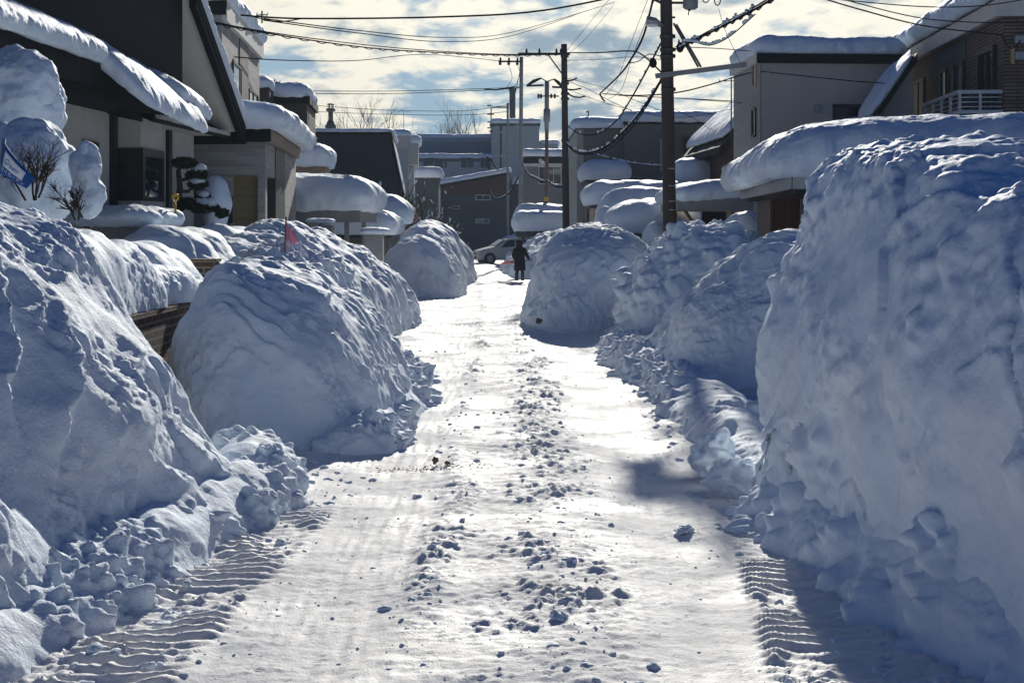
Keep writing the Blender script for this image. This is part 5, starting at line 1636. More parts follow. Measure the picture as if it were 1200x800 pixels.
def wire(label, pts, r=.014, sag=0, coil=0, snow=0, seed=1, name='power_line', mat='cable', group='overhead wires'):
    q = cr([P(*p) for p in pts], 14)
    k = len(q)
    if sag: q = [p - Vector((0, 0, sag * 4 * (i / (k - 1)) * (1 - i / (k - 1)))) for i, p in enumerate(q)]
    mb = MB().tube(q, r, 6)
    if coil:
        L = sum((q[i + 1] - q[i]).length for i in range(k - 1))
        n = int(L / coil * 10)
        h = []
        for i in range(n + 1):
            t = i / n * (k - 1); j = min(int(t), k - 2)
            p = q[j].lerp(q[j + 1], t - j)
            a = 2 * math.pi * i / 10
            h.append(p + Vector((0, math.cos(a), math.sin(a))) * .028 + Vector((0, 0, -.02)))
        mb.tube(h, r * .7, 4)
    o = mb.build(name, M[mat], None, True)
    tag(o, label, 'wire', group)
    if snow:
        rnd = random.Random(seed)
        sb = MB()
        for i in range(k - 1):
            if rnd.random() < snow:
                m = q[i].lerp(q[i + 1], rnd.random())
                t = (q[i + 1] - q[i]).normalized()
                l = rnd.uniform(.06, .22)
                sb.tube([m - t * l + Vector((0, 0, r)), m + Vector((0, 0, r + .03)), m + t * l + Vector((0, 0, r))], [.01, rnd.uniform(.025, .05), .01], 6)
        so_ = sb.build('snow_clumps', M['snow_soft'], o, True)
    return o


wire('thick black cable from the high pale brick roof across the top of the sky', [(282, 18, 35), (355, 22, 35), (520, 20, 34.5), (640, 12, 34), (778, -16, 33)], .022)
wire('thin cable joining the thick black cable at the roof corner', [(296, 20, 35), (325, 25.5, 35), (352, 22.5, 35)], .014)
wire('spiral-hung cable bundle from the left house to the slim dark pole', [(232, 23, 31), (318, 40, 36), (430, 56, 44), (520, 62, 49), (600, 65, 53), (661, 63.5, 55)], .018, coil=.9)
wire('companion cable running just above the spiral bundle', [(236, 23, 31), (318, 38.5, 36), (430, 53, 44), (520, 60.5, 49), (600, 64, 53), (661, 62.5, 55)], .014)
wire('black cable between the top of the slim dark pole and the thick brown pole', [(663, 62, 55), (700, 62, 47), (735, 60, 40), (752, 64, 36), (776, 86, 33)], .02)
wire('lowest single wire from the pale brick house towards the grey pole', [(275, 67, 36), (340, 71, 45), (420, 71, 60), (500, 64, 75), (590, 72, 85)], .016)
wire('upper faint wire of the two rising from the left roofs to the right', [(309, 22, 45), (420, 36, 60), (520, 44, 75), (600, 38, 95), (720, 3, 110)], .02)
wire('lower faint wire of the two rising from the left roofs to the right', [(309, 24, 45), (420, 39, 60), (520, 49, 75), (600, 42, 95), (690, 12, 110)], .02)
wire('upper far wire of the level pair ending at the smoke stack', [(300, 106, 100), (450, 107, 105), (570, 104, 110), (611, 102, 85)], .025)
wire('lower far wire of the level pair ending at the smoke stack', [(300, 109, 100), (450, 110, 105), (575, 105.5, 110), (611, 103, 85)], .025)
wire('upper of the two faint wires low over the white house roof', [(372, 124, 120), (450, 129, 120), (540, 130, 115), (595, 123, 110)], .022)
wire('lower of the two faint wires low over the white house roof', [(372, 131, 120), (450, 134, 120), (540, 135, 115), (595, 131, 110)], .022)
wire('heavy snowy service bundle rising from the thick pole to the upper right', [(795, 58, 33), (807, 51, 32), (845, 32, 30), (885, 11, 27), (940, -22, 24)], .026, coil=.55, snow=.5, seed=3)
wire('second cable of the snowy service bundle, just above it', [(795, 50, 33), (807, 49, 32), (845, 29, 30), (885, 8, 27), (940, -26, 24)], .018, snow=.2, seed=4)
wire('slack frosted loop hanging under the snowy service bundle', [(800, 49, 32), (815, 50, 31.5), (833, 53, 31), (855, 43, 30), (885, 17, 27.5)], .013, snow=.6, seed=5)
wire('straight thin wire from the thick pole to the right behind the side arm', [(791, 55, 33), (840, 57, 34), (880, 60, 38)], .010)
wire('wire rising from the slim pole past the thick pole to the beige house', [(706, 110, 50), (745, 112, 42), (790, 109, 33), (830, 100, 35.5), (873, 87, 39), (893, 84, 37.9)], .016)
wire('wire from the beige house corner to the brown brick house', [(893, 84, 37.9), (950, 90, 36), (1010, 96, 33), (1062, 99, 40)], .012)
wire('lower level wire behind the thick pole reaching the aerial', [(725, 112, 50), (790, 115, 45), (857, 118.5, 47)], .014)
wire('long dark wire sagging from the upper sky to the brown brick corner', [(950, -6, 28), (1010, 12, 27), (1086, 31, 29), (1174, 41, 31.2)], .014)
wire('middle wire at the upper right crossing above the snowy eaves', [(975, -4, 28), (1066, 19, 28), (1130, 26, 30), (1205, 27, 31)], .011)
wire('topmost wire at the upper right, almost level', [(985, 0, 28), (1080, 8, 28), (1150, 7, 29), (1210, -2, 30)], .011)
wire('service cable dropping round the corner vents of the brown brick house', [(1174, 41, 31.2), (1178, 50, 31.1), (1185, 57, 31.02), (1193, 52, 30.98), (1196, 47, 30.98)], .012)
wire('long cable descending left of the thick pole from the top of the picture', [(768, -12, 33), (754, 42, 35), (738, 72, 39), (726, 88, 43), (703, 110, 50)], .026)
wire('cable looping from the thick pole clamps down to the slim pole', [(775, 50, 33), (755, 88, 37), (740, 115, 41), (722, 142, 46), (700, 157, 51), (680, 157, 53), (664, 147, 55)], .022, snow=.15, seed=7)
wire('lowest frosted cable swooping between the thick pole and the slim pole', [(776, 92, 33), (755, 125, 36), (735, 150, 40), (710, 172, 46), (690, 179, 50), (675, 177, 53), (663, 167, 55)], .026, coil=.7, snow=.45, seed=8)
wire('second swooping cable just under the lowest frosted one', [(776, 93, 33), (757, 126, 36), (737, 153, 40), (712, 175.5, 46), (690, 181, 50), (675, 179.5, 53), (663, 168, 55)], .016)
wire('thin pair of strands falling beside the street lamp', [(770, -8, 33), (756, 28, 34), (740, 70, 38), (728, 105, 42), (712, 117, 48)], .007)
wire('hair-thin wire falling from the cable loops right of the thick pole', [(842, 10, 33), (850, 36, 34), (867, 72, 36), (873, 77, 32.9)], .006)
wire('hair-thin wire crossing the sky left of the slim pole top', [(718, 8, 70), (700, 30, 66), (680, 52, 60), (664, 64, 55)], .008)
wire('thin drooping wire from the slim pole to the long descending cable', [(664, 95, 55), (690, 105, 54), (712, 117, 50), (740, 130, 44)], .01)
wire('short hooked cable end below the junction on the descending cable', [(703, 110, 50), (706, 116, 50), (709, 119, 50)], .03)
wire('faint string of tiny lights strung in front of the green-grey house', [(690, 179, 56), (740, 191, 57), (790, 195, 58), (842, 194, 59)], .012, snow=.9, seed=9, name='string_lights')
wire('snow-caked cables sagging from the slim pole to the brown pole', [(663, 218, 55), (655, 219, 62), (648, 217, 72), (641, 212, 80)], .045, snow=.5, seed=11)
wire('snow-caked cable knot drooping left from the brown pole', [(641, 213, 80), (634, 212, 82), (626, 208, 83), (620, 205, 84), (611, 190, 85)], .05, snow=.9, seed=12)
wire('snow-dotted cable looping low between the grey pole and the far poles', [(611, 200, 85), (605, 212, 92), (597, 226, 100), (585, 233, 106), (578, 231, 110), (575, 222, 112), (577, 214, 113)], .05, snow=.35, seed=13)
wire('bright snowy cable strand hanging left of the far poles', [(571, 183, 112), (573, 198, 112)], .07, snow=1, seed=14)
wire('second bright snowy strand slanting beside the far poles', [(575, 185, 112), (579, 193, 112), (583, 198, 112)], .07, snow=1, seed=15)
wire('high far wire from the far stepped pole to the grey pole', [(595, 123, 110), (603, 112, 98), (611, 74, 85)], .02)
wire('dropper wires between the grey pole cross-arm and the stack', [(596, 76, 85), (600, 92, 86), (592, 104, 86), (586, 105, 87)], .015)
wire('second dropper wire left of the grey pole', [(606, 76, 85), (609, 86, 86), (604, 100, 86), (597, 106, 87)], .015)
wire('black insulator string joining the far level wires to the grey pole', [(568, 104.5, 108), (580, 105.5, 100), (590, 104, 94), (603, 102, 86)], .05)

wire('faint level wire just under the top of the slim pole', [(664, 71, 55), (700, 70, 47), (740, 67, 40), (774, 70, 33)], .008)
wire('faint wire sloping from the slim pole clamps to the thick pole', [(665, 92, 55), (708, 103, 47), (745, 118, 39), (777, 131, 33)], .008)
wire('faint wire from the slim pole foot of the clamps to the far right aerial', [(665, 105, 55), (720, 124, 53), (790, 138, 50), (857, 128, 47)], .009)
wire('faint wire crossing the long roof of the green-grey house', [(790, 128, 40), (815, 140, 44), (835, 152, 50), (850, 146, 55)], .008)
wire('outer strand beside the thin falling pair', [(762, -8, 33), (748, 28, 35), (735, 62, 38), (722, 96, 42), (708, 113, 48)], .006)
wire('thin wire from the slim pole up to the top middle of the sky', [(664, 60, 55), (690, 28, 60), (722, -10, 66)], .008)
wire('thin strand drooping between the thick pole clamps and the long descending cable', [(774, 66, 33), (760, 64, 34), (748, 72, 36), (738, 74, 39)], .012)
wire('thin low wire under the side arm towards the beige house', [(792, 115, 33), (830, 118, 36), (870, 121, 40)], .007)
# aerials
def aerial(label, px, py, Y, zb, h, w, n=5):
    x, _, z = P(px, py, Y)
    e = empty('roof_antenna', (x, Y, zb), 0, label, 'antenna')
    MB().tube([(0, 0, 0), (0, 0, z - zb)], .022).build('mast', M['dark_metal'], e)
    mb = MB().tube([(-w / 2, 0, z - zb - .12), (w / 2, .05, z - zb - .1)], .016)
    for i in range(n):
        xx = -w / 2 + w * i / (n - 1)
        mb.tube([(xx, -.1, z - zb - .12 - .05), (xx, .1, z - zb - .1 + .06)], .012)
    mb.build('boom', M['grey_metal'], e)
    return e
aerial('television aerial on a thin mast left of the tall beige house', 857, 91, 47, 5.0, 0, .8)
aerial('far television aerial on the skyline above the apartment block', 473, 130, 139, 10.6, 0, 1.4)
aerial('small aerial on the stair wing of the dark brown house', 322, 93, 50, 7.2, 0, .35, 4)
aerial('tiny bracket aerial on the high pale brick roof edge', 307, 13, 40, 7.9, 0, .3, 3)

# ------------------------------------------------------------------ signs and flags
def text_mesh(body):
    cu = bpy.data.curves.new('lettering', 'FONT')
    cu.body = body
    cu.resolution_u = 3
    o = bpy.data.objects.new('lettering', cu)
    COL.objects.link(o)
    dg = bpy.context.evaluated_depsgraph_get()
    me = bpy.data.meshes.new_from_object(o.evaluated_get(dg))
    bpy.data.objects.remove(o)
    n = len(me.vertices)
    V = np.empty(n * 3, np.float32)
    me.vertices.foreach_get('co', V)
    V = V.reshape(-1, 3)
    return me, V


def quad_map(quad, u, v, off):
    a, b, c, d = [np.array(q) for q in quad]      # top-left, top-right, bottom-right, bottom-left
    u = np.asarray(u)[:, None]; v = np.asarray(v)[:, None]
    p = (a * (1 - u) + b * u) * (1 - v) + (d * (1 - u) + c * u) * v
    n = np.cross(b - a, d - a); n = n / np.linalg.norm(n)
    if n[1] > 0: n = -n
    return p + n * off + n * .035 * np.sin(u * 3.1) * np.cos(v * 2.0 - .6)


def lettering(body, quad, u0, v0, u1, v1, off, mat, parent, slant=0):
    me, V = text_mesh(body)
    w, h = V[:, 0].max() - V[:, 0].min(), V[:, 1].max() - V[:, 1].min()
    a = (V[:, 0] - V[:, 0].min()) / w; b = (V[:, 1] - V[:, 1].min()) / h
    a = a + slant * (b - .5) * .1
    W_ = quad_map(quad, u0 + (u1 - u0) * a, v1 + (v0 - v1) * b, off)
    me.vertices.foreach_set('co', W_.astype(np.float32).ravel())
    me.update()
    return link_mesh('lettering', me, M[mat], parent)


def cloth_quad(name, quad, mat, parent, off=0, uv=(0, 0, 1, 1), th=.008, n=12):
    g_ = np.linspace(0, 1, n + 1)
    U, Vv = np.meshgrid(uv[0] + (uv[2] - uv[0]) * g_, uv[1] + (uv[3] - uv[1]) * g_)
    p = quad_map(quad, U.ravel(), Vv.ravel(), off)
    o = link_mesh(name, np_mesh(name, p, grid_faces(n + 1, n + 1)), M[mat], parent)
    s = o.modifiers.new('Solidify', 'SOLIDIFY'); s.thickness = th; s.offset = 0
    return o


Yb = 10.6
bq = [P(4.6, 167, Yb), P(42, 209.5, Yb - .1), P(31, 221, Yb - .12), P(-1, 202, Yb)]
fl = empty('banner', (0, 0, 0), 0, 'blue banner with a white panel and white lettering tilted on the snowy garden wall', 'banner')
cloth_quad('banner_cloth', bq, 'blue_cloth', fl)
cloth_quad('white_panel', bq, 'white_cloth', fl, .009, (.14, .13, .80, .66), .004)
lettering('Green', bq, .20, .28, .66, .55, .015, 'blue_cloth', fl, 2)
lettering('マイガーデン', bq, .07, .70, .90, .91, .008, 'white_cloth', fl)
B0 = Vector(bq[0]); B3_ = Vector(bq[3])
MB().tube([B0 + (B0 - B3_) * .12, B3_ + (B3_ - B0) * 1.5], .012, 8).build('pole', M['grey_metal'], fl, True)

Yf = 21.6
fq = [P(335.5, 259, Yf), P(343, 270, Yf - .06), P(354.5, 286, Yf - .1), P(336, 284, Yf)]
e = empty('flag', (0, 0, 0), 0, 'pink cloth flag hanging from a thin stick on the snow ridge', 'flag')
mb_n = 14
g_ = np.linspace(0, 1, mb_n + 1); U, Vv = np.meshgrid(g_, g_)
p = quad_map(fq, U.ravel(), Vv.ravel(), 0)
p[:, 1] += .05 * np.sin(U.ravel() * 8 + Vv.ravel() * 2) * U.ravel()
p[:, 2] += .03 * np.sin(U.ravel() * 11) * Vv.ravel()
o = link_mesh('flag_cloth', np_mesh('flag_cloth', p, grid_faces(mb_n + 1, mb_n + 1)), M['pink_cloth'], e)
s_ = o.modifiers.new('Solidify', 'SOLIDIFY'); s_.thickness = .006
MB().tube([P(335.3, 254, Yf + .01), P(333.4, 305, Yf + .01)], .013, 7).build('stick', M['brown_wood'], e, True)
e = empty('flag', (0, 0, 0), 0, 'small blue and white flag furled on a stick in front of the grey shed', 'flag')
fq = [P(434.5, 270, 42), P(436, 273, 42), P(435, 285, 42), P(431.5, 282, 42)]
cloth_quad('flag_cloth', fq, 'blue_cloth', e, n=4)
cloth_quad('white_panel', fq, 'white_cloth', e, .008, (.25, .25, .75, .8), .004, n=3)
MB().tube([P(434.8, 269, 42.02), P(431, 300, 42.02)], .014, 6).build('stick', M['dark_metal'], e, True)

Ys = 62.5
x, _, z = P(484, 255, Ys)
e = empty('road_sign', (x, Ys, 0), 0, 'round red road sign with white lettering and a white rim behind the left snow mounds', 'road sign')
MB().tube([(0, 0, z), (0, .03, z)], .215, 28).build('sign_rim', M['frame_white'], e)
MB().tube([(0, -.012, z), (0, -.001, z)], .19, 28).build('sign_face', M['red_sign'], e)
sq = [(-.15, -.014, z + .06), (.15, -.014, z + .06), (.15, -.014, z - .06), (-.15, -.014, z - .06)]
me, V = text_mesh('止まれ')
w, h = np.ptp(V[:, 0]), np.ptp(V[:, 1])
V2 = np.stack([(V[:, 0] - V[:, 0].min()) / w * .3 - .15, V[:, 0] * 0 - .014, (V[:, 1] - V[:, 1].min()) / h * .12 - .06 + z], -1)
me.vertices.foreach_set('co', V2.astype(np.float32).ravel()); me.update()
link_mesh('lettering', me, M['frame_white'], e)
MB().tube([(0, .05, 0), (0, .05, z + .2)], .03, 8).build('post', M['grey_metal'], e, True)

# yellow snow shovel stuck in the snow by the pine
Yk = 23.6
e = empty('snow_shovel', (0, 0, 0), 0, 'yellow D-shaped shovel handle sticking up from the snow beside the pruned pine', 'shovel')
q = [P(a, b, Yk) for a, b in ((202.3, 228.6), (202.6, 233), (205, 237.5), (208.2, 233), (208.8, 228.6))]
MB().tube(q, .02, 8).tube([q[0], q[4]], .022, 8).build('handle', M['yellow_plastic'], e, True)
MB().tube([q[2], P(206, 250, Yk), P(206.5, 285, Yk)], .019, 8).build('shaft', M['yellow_plastic'], e, True)
# dark bicycle-like rail arch behind the humps
e = empty('garden_rail', (0, 0, 0), 0, 'dark curved metal rail standing behind the first snow hump', 'rail')
MB().tube([P(a, b, 24.6) for a, b in ((180, 290), (181, 264), (184, 257), (190, 254.5), (202, 253.5))], .025, 8).build('tube', M['dark_metal'], e, True)
e = empty('garden_gate', (0, 0, 0), 0, 'narrow black metal gate at the porch of the pale brick house', 'gate')
q0, q1, q2, q3 = P(267, 228, 29.5), P(272, 231, 29.5), P(272, 262, 29.5), P(267, 262, 29.5)
MB().tube([q3, q0, q1, q2], .025, 6).build('frame', M['dark_metal'], e)
mb = MB()
for i in range(1, 5):
    t = i / 5
    a = Vector(q0).lerp(Vector(q1), t); b = Vector(q3).lerp(Vector(q2), t)
    mb.tube([a, b], .012, 5)
mb.build('bars', M['dark_metal'], e)

# ------------------------------------------------------------------ vehicles
def make_car(label, loc, rz, paint, L=4.1, H=1.5, Wd=1.68, suv=False):
    e = empty('parked_car', loc, rz, label, 'car', 'parked cars')
    k = L / 4.1
    st = [(0, .26, .52, .56, .50), (.05, .2, .64, .70, .66), (.22, .19, .72, .80, .76), (.6, .19, .80, .90, .82), (1.02, .19, .90, .98, .84), (1.15, .19, .92, 1.03, .84), (1.75, .19, .95, 1.40, .84), (2.1, .19, .96, 1.48, .84), (2.7, .19, .97, 1.5, .84),
          (3.3, .19, .98, 1.46, .84), (3.75, .2, .98, 1.30, .82), (3.98, .22, .96, 1.02, .78), (4.08, .28, .9, .94, .72)]
    if suv: st = [(x, b, bl * 1.1, t * 1.12 if t < 1.1 else t * 1.14, w) for (x, b, bl, t, w) in st]
    V = []
    for (x, zb, belt, top, w) in st:
        ww = w * Wd / 1.68
        cab = max(top - belt, 0)
        wt = ww - .04 - .36 * cab
        row = [(-ww * .9, zb), (-ww, zb + .08), (-ww * 1.01, (zb + belt) / 2), (-ww * .985, belt), (-wt - .02, belt + cab * .93), (-wt + .08, top), (0, top + .02)]
        full = row + [(-a, b) for a, b in row[:-1][::-1]]
        V.append([(x * k, a, b * H / 1.5) for a, b in full])
    V = np.array(V)
    body = grid_obj('body', V, M[paint], closed=True, parent=e)
    n, m = V.shape[:2]
    for fi, i in (('front_bumper', 0), ('rear_bumper', n - 1)):
        MB().add([tuple(p) for p in V[i]], [tuple(range(m))]).build(fi, M[paint], e)
    s = body.modifiers.new('Subsurf', 'SUBSURF'); s.levels = s.render_levels = 2
    def pt(x, f, side):
        """point on the cabin side at x (car length) and fraction f between belt and roof"""
        xs_ = [r[0] for r in st]
        belt = np.interp(x, xs_, [r[2] for r in st]); top = np.interp(x, xs_, [r[3] for r in st]); w = np.interp(x, xs_, [r[4] for r in st]) * Wd / 1.68
        cab = max(top - belt, 0)
        y0, y1 = w * .985, w - .02 - .36 * cab
        return (x * k, side * (y0 + (y1 - y0) * f + .004), (belt + cab * .93 * f) * H / 1.5)
    for side in (-1, 1):
        for (xa, xb, xc, xd) in ((1.42, 2.28, 2.28, 1.85), (2.36, 3.2, 3.12, 2.36), (3.27, 3.66, 3.42, 3.2)):
            a, b, c, d = pt(xa, .08, side), pt(xb, .08, side), pt(xc, .88, side), pt(xd, .88, side)
            MB().add([a, b, c, d] + [(p[0], p[1] + side * .012, p[2]) for p in (a, b, c, d)], [(0, 1, 2, 3), (4, 5, 6, 7), (0, 1, 5, 4), (1, 2, 6, 5), (2, 3, 7, 6), (3, 0, 4, 7)]).build('side_window', M['glass'], e)
        for x in (.75, 3.3):
            mbw = MB().tube([(x * k, side * (Wd / 2 - .2), .31), (x * k, side * (Wd / 2 + .012), .31)], .36, 24)
            arch = mbw.build('wheel_arch', M['tyre'], e)
            wh = empty('wheel', (x * k, 0, .31)); wh.parent = e
            MB().tube([(0, side * (Wd / 2 - .17), 0), (0, side * (Wd / 2 - .0), 0), (0, side * (Wd / 2 + .03), 0)], [.31, .31, .285], 26).build('tyre', M['tyre'], wh, True)
            MB().tube([(0, side * (Wd / 2 + .031), 0), (0, side * (Wd / 2 + .036), 0)], .185, 20).build('rim', M['rim'], wh)
        hl = MB().ball((.20 * k, side * .62, .68 * H / 1.5), .17, 8, 12, (1.1, .9, .5)).build('headlight', M['headlight'], e, True)
        MB().ball((1.3 * k, side * (Wd / 2 + .1), 1.0 * H / 1.5), .09, 6, 10, (.6, 1, .8)).build('mirror', M[paint], e, True)
        MB().box(2.0 * k, 2.16 * k, side * (Wd / 2 + .0), side * (Wd / 2 + .03), .85 * H / 1.5, .88 * H / 1.5).build('handle', M[paint], e)
    w0, w1 = [(1.2, .66, 1.06), (1.72, .56, 1.395)], None
    (xa, ya, za), (xb, yb, zb2) = w0
    sc_ = H / 1.5 * (1.13 if suv else 1)
    q = [(xa * k - .02, -ya, za * sc_), (xa * k - .02, ya, za * sc_), (xb * k - .03, yb, zb2 * sc_), (xb * k - .03, -yb, zb2 * sc_)]
    MB().add(q + [(p[0] - .02, p[1], p[2] + .03) for p in q], [(0, 1, 2, 3), (4, 5, 6, 7), (0, 1, 5, 4), (1, 2, 6, 5), (2, 3, 7, 6), (3, 0, 4, 7)]).build('windscreen', M['glass'], e)
    MB().box(-.03, .02, -.42, .42, .56, .64).build('badge_bar', M['cable'], e)
    MB().box(-.035, .02, -.46, .46, .30, .47).build('grille', M['cable'], e)
    return e


make_car('white hatchback nosing out from behind the snow bank at the junction', (P(555.5, 300, 84)[0], 84.3, gz(-2, 84) - .02), math.radians(16), 'car_white', 4.1, 1.52)
cd = make_car('dark car half hidden in shade beyond the junction', (P(574, 280, 116)[0], 114.5, gz(-2, 114)), math.radians(82), 'car_dark', 4.2, 1.7, suv=True)

# ------------------------------------------------------------------ the person with the shovel
def skin_body(name, verts, edges, radii, mat, parent, root=0, sub=2):
    me = bpy.data.meshes.new(name)
    me.from_pydata(verts, edges, [])
    o = bpy.data.objects.new(name, me)
    COL.objects.link(o)
    o.modifiers.new('Skin', 'SKIN')
    for i, r in enumerate(radii):
        v = me.skin_vertices[0].data[i]
        v.radius = r if isinstance(r, tuple) else (r, r)
        v.use_root = (i == root)
    s = o.modifiers.new('Sub', 'SUBSURF'); s.levels = s.render_levels = sub
    dg = bpy.context.evaluated_depsgraph_get()
    m2 = bpy.data.meshes.new_from_object(o.evaluated_get(dg))
    bpy.data.objects.remove(o)
    for p in m2.polygons: p.use_smooth = True
    return link_mesh(name, m2, mat, parent)


Yq = 56.6
xq = P(609, 330, Yq)[0]
zq = gz(xq, Yq) + .0
per = empty('person', (xq, Yq, zq), 0, 'person in a long dark hooded coat standing in the road holding an orange snow shovel', 'person')
V = [(0, 0, .82), (0, .01, 1.05), (0, .02, 1.24), (0, .02, 1.36), (0, .035, 1.44),      # pelvis, waist, chest, neck, head base
     (-.17, .02, 1.27), (-.24, .06, 1.02), (-.19, .24, .84),                              # left shoulder, elbow, wrist
     (.17, .02, 1.27), (.27, .05, 1.03), (.37, .2, .86),                                  # right
     (-.09, 0, .78), (-.10, .02, .45), (-.11, -.01, .1), (-.115, .12, .05),
     (.09, 0, .78), (.11, .04, .45), (.12, .02, .1), (.13, .15, .05), (0, .045, 1.52)]
E = [(0, 1), (1, 2), (2, 3), (3, 4), (2, 5), (5, 6), (6, 7), (2, 8), (8, 9), (9, 10), (0, 11), (11, 12), (12, 13), (13, 14), (0, 15), (15, 16), (16, 17), (17, 18), (4, 19)]
Rr = [.15, .14, .15, .06, .085, .075, .058, .04, .075, .058, .04, .095, .068, .052, .045, .095, .068, .052, .045, .08]
fv, fe, fr_ = list(V), list(E), list(Rr)
for (wi, s) in ((7, -1), (10, 1)):
    w = Vector(V[wi])
    for k in range(5):
        ox = (k - 2) * .02
        a = w + Vector((ox, .045, -.01)); b = a + Vector((ox * .2, .04, -.03 if k else .0)); c = b + Vector((0, -.005, -.035))
        if k == 4: a = w + Vector((-s * .04, .03, .02)); b = a + Vector((-s * .02, .03, .0)); c = b + Vector((0, .02, -.02))
        i0 = len(fv)
        fv += [tuple(a), tuple(b), tuple(c)]
        fe += [(wi, i0), (i0, i0 + 1), (i0 + 1, i0 + 2)]
        fr_ += [.012, .011, .009]
body = skin_body('body', fv, fe, fr_, M['black_cloth'], per)
rows = []
for (z, rx, ry, cy) in ((1.42, .075, .075, .03), (1.36, .13, .10, .02), (1.29, .21, .13, .02), (1.15, .215, .15, .02), (.95, .20, .15, .01), (.75, .215, .165, .0), (.55, .225, .175, .0), (.42, .23, .18, .0), (.41, .20, .15, 0)):
    a = np.linspace(0, 2 * math.pi, 36, endpoint=False)
    fold = 1 + .04 * np.sin(a * 7 + z * 4) * (1.3 - z)
    rows.append(np.stack([rx * fold * np.cos(a), ry * fold * np.sin(a) + cy, np.full_like(a, z)], -1))
grid_obj('coat', np.array(rows), M['black_cloth'], closed=True, parent=per)
for sgn, (a, b) in ((-1, ((-.17, .02, 1.28), (-.25, .06, 1.02))), (1, ((.17, .02, 1.28), (.28, .05, 1.03)))):
    w = Vector(V[7] if sgn < 0 else V[10])
    MB().tube([Vector(a), Vector(a).lerp(Vector(b), .5), Vector(b), Vector(b).lerp(w, .85)], [.09, .08, .072, .06], 12).build('sleeve', M['black_cloth'], per, True)
hood = MB().ball((0, .01, 1.5), .15, 12, 18, (.82, .95, 1.05)).build('hood', M['black_cloth'], per, True)
MB().ball((0, .075, 1.5), .105, 12, 16, (.8, .9, 1.1)).ball((0, .175, 1.49), .018, 6, 8).ball((-.035, .155, 1.515), .012, 6, 8).ball((.035, .155, 1.515), .012, 6, 8).build('face', M['skin'], per, True)
for s in (-1, 1):
    MB().tube([(s * .113, .0, .33), (s * .115, .0, .2), (s * .118, .005, .09), (s * .12, .03, .03)], [.075, .07, .068, .062], 12).ball((s * .125, .09, .045), .065, 8, 12, (.85, 1.7, .75)).build('boot', M['boot_rubber'], per, True)
sh = empty('snow_shovel', (xq, Yq, zq), 0, 'orange snow shovel held level by the person in the dark coat', 'shovel')
yb = .27
A_, B_ = Vector((-.24, yb, .72)), Vector((.42, yb - .02, .83))
MB().tube([A_ + Vector((-.05, 0, -.01)), B_], .017, 8).build('shaft', M['brown_wood'], sh, True)
MB().tube([B_ + Vector((0, 0, -.06)), B_ + Vector((.05, 0, -.05)), B_ + Vector((.09, 0, .02)), B_ + Vector((.04, 0, .05)), B_], .015, 8).build('handle', M['tan_wood'], sh, True)
rows = []
for i in range(9):
    t = i / 8
    x = -.26 - .46 * t
    w = .08 + .10 * min(1, t * 2.2)
    z = .70 - .05 * t
    rows.append([(x, yb - w + w * 2 * j / 8, z + .05 * (abs(j - 4) / 4) ** 2 + .04 * (1 - t) - .06 * (j / 8 - .5)) for j in range(9)])
bl = grid_obj('blade', np.array(rows), M['orange_plastic'], parent=sh)
s_ = bl.modifiers.new('Solidify', 'SOLIDIFY'); s_.thickness = .012
MB().box(-.45, -.20, yb - .04, yb + .04, .70, .755).build('socket', M['orange_plastic'], sh, bevel=.01)

# ------------------------------------------------------------------ loose snow
def chunk_mesh(n, pos, size, seed, flatten=.7, sub=2):
    bm = bmesh.new()
    bmesh.ops.create_icosphere(bm, subdivisions=sub, radius=1)
    base = np.array([v.co[:] for v in bm.verts]); fc = np.array([[v.index for v in f.verts] for f in bm.faces])
    bm.free()
    r = np.random.default_rng(seed)
    k = len(base)
    sc = r.uniform(.65, 1.2, (n, 1, 3)) * np.array([1, 1, flatten])
    off = r.uniform(0, 100, (n, 1, 3))
    B = np.broadcast_to(base, (n, k, 3))
    d = .55 * pn(B * 1.2 + off, seed) + .35 * pn(B * 2.7 + off, seed + 1)
    V = B * (1 + d[..., None])
    V = V * sc
    a = r.uniform(0, 6.28, n); c, s = np.cos(a), np.sin(a)
    X = V[..., 0] * c[:, None] - V[..., 1] * s[:, None]; Yy = V[..., 0] * s[:, None] + V[..., 1] * c[:, None]
    V = np.stack([X, Yy, V[..., 2]], -1) * size[:, None, None] + pos[:, None, :]
    Fc = (fc[None] + (np.arange(n) * k)[:, None, None]).reshape(-1, 3)
    return V.reshape(-1, 3), Fc


def scatter(label, name, xf, n, smin, smax, seed, sink=.45, pw=3.0):
    r = np.random.default_rng(seed)
    x, y = xf(r, n)
    size = smin + (smax - smin) * r.random(n) ** pw
    z = ground_full(x, y) + size * (.35 - sink)
    V, Fc = chunk_mesh(n, np.stack([x, y, z], -1), size, seed)
    o = link_mesh(name, np_mesh(name, V, Fc), M['snow'])
    return tag(o, label, 'snow crumbs', None, 'stuff')


def along(r, n, x0, sd, ya, yb, p=1.6):
    y = ya * (yb / ya) ** (r.random(n) ** .9)
    w = .16 * pn(np.stack([y * .22, y * 0 + 5, y * 0], -1), 11) + .07 * pn(np.stack([y * .8, y * 0 + 9, y * 0], -1), 12)
    return road_c(y) + x0 + w + r.normal(0, sd, n), y


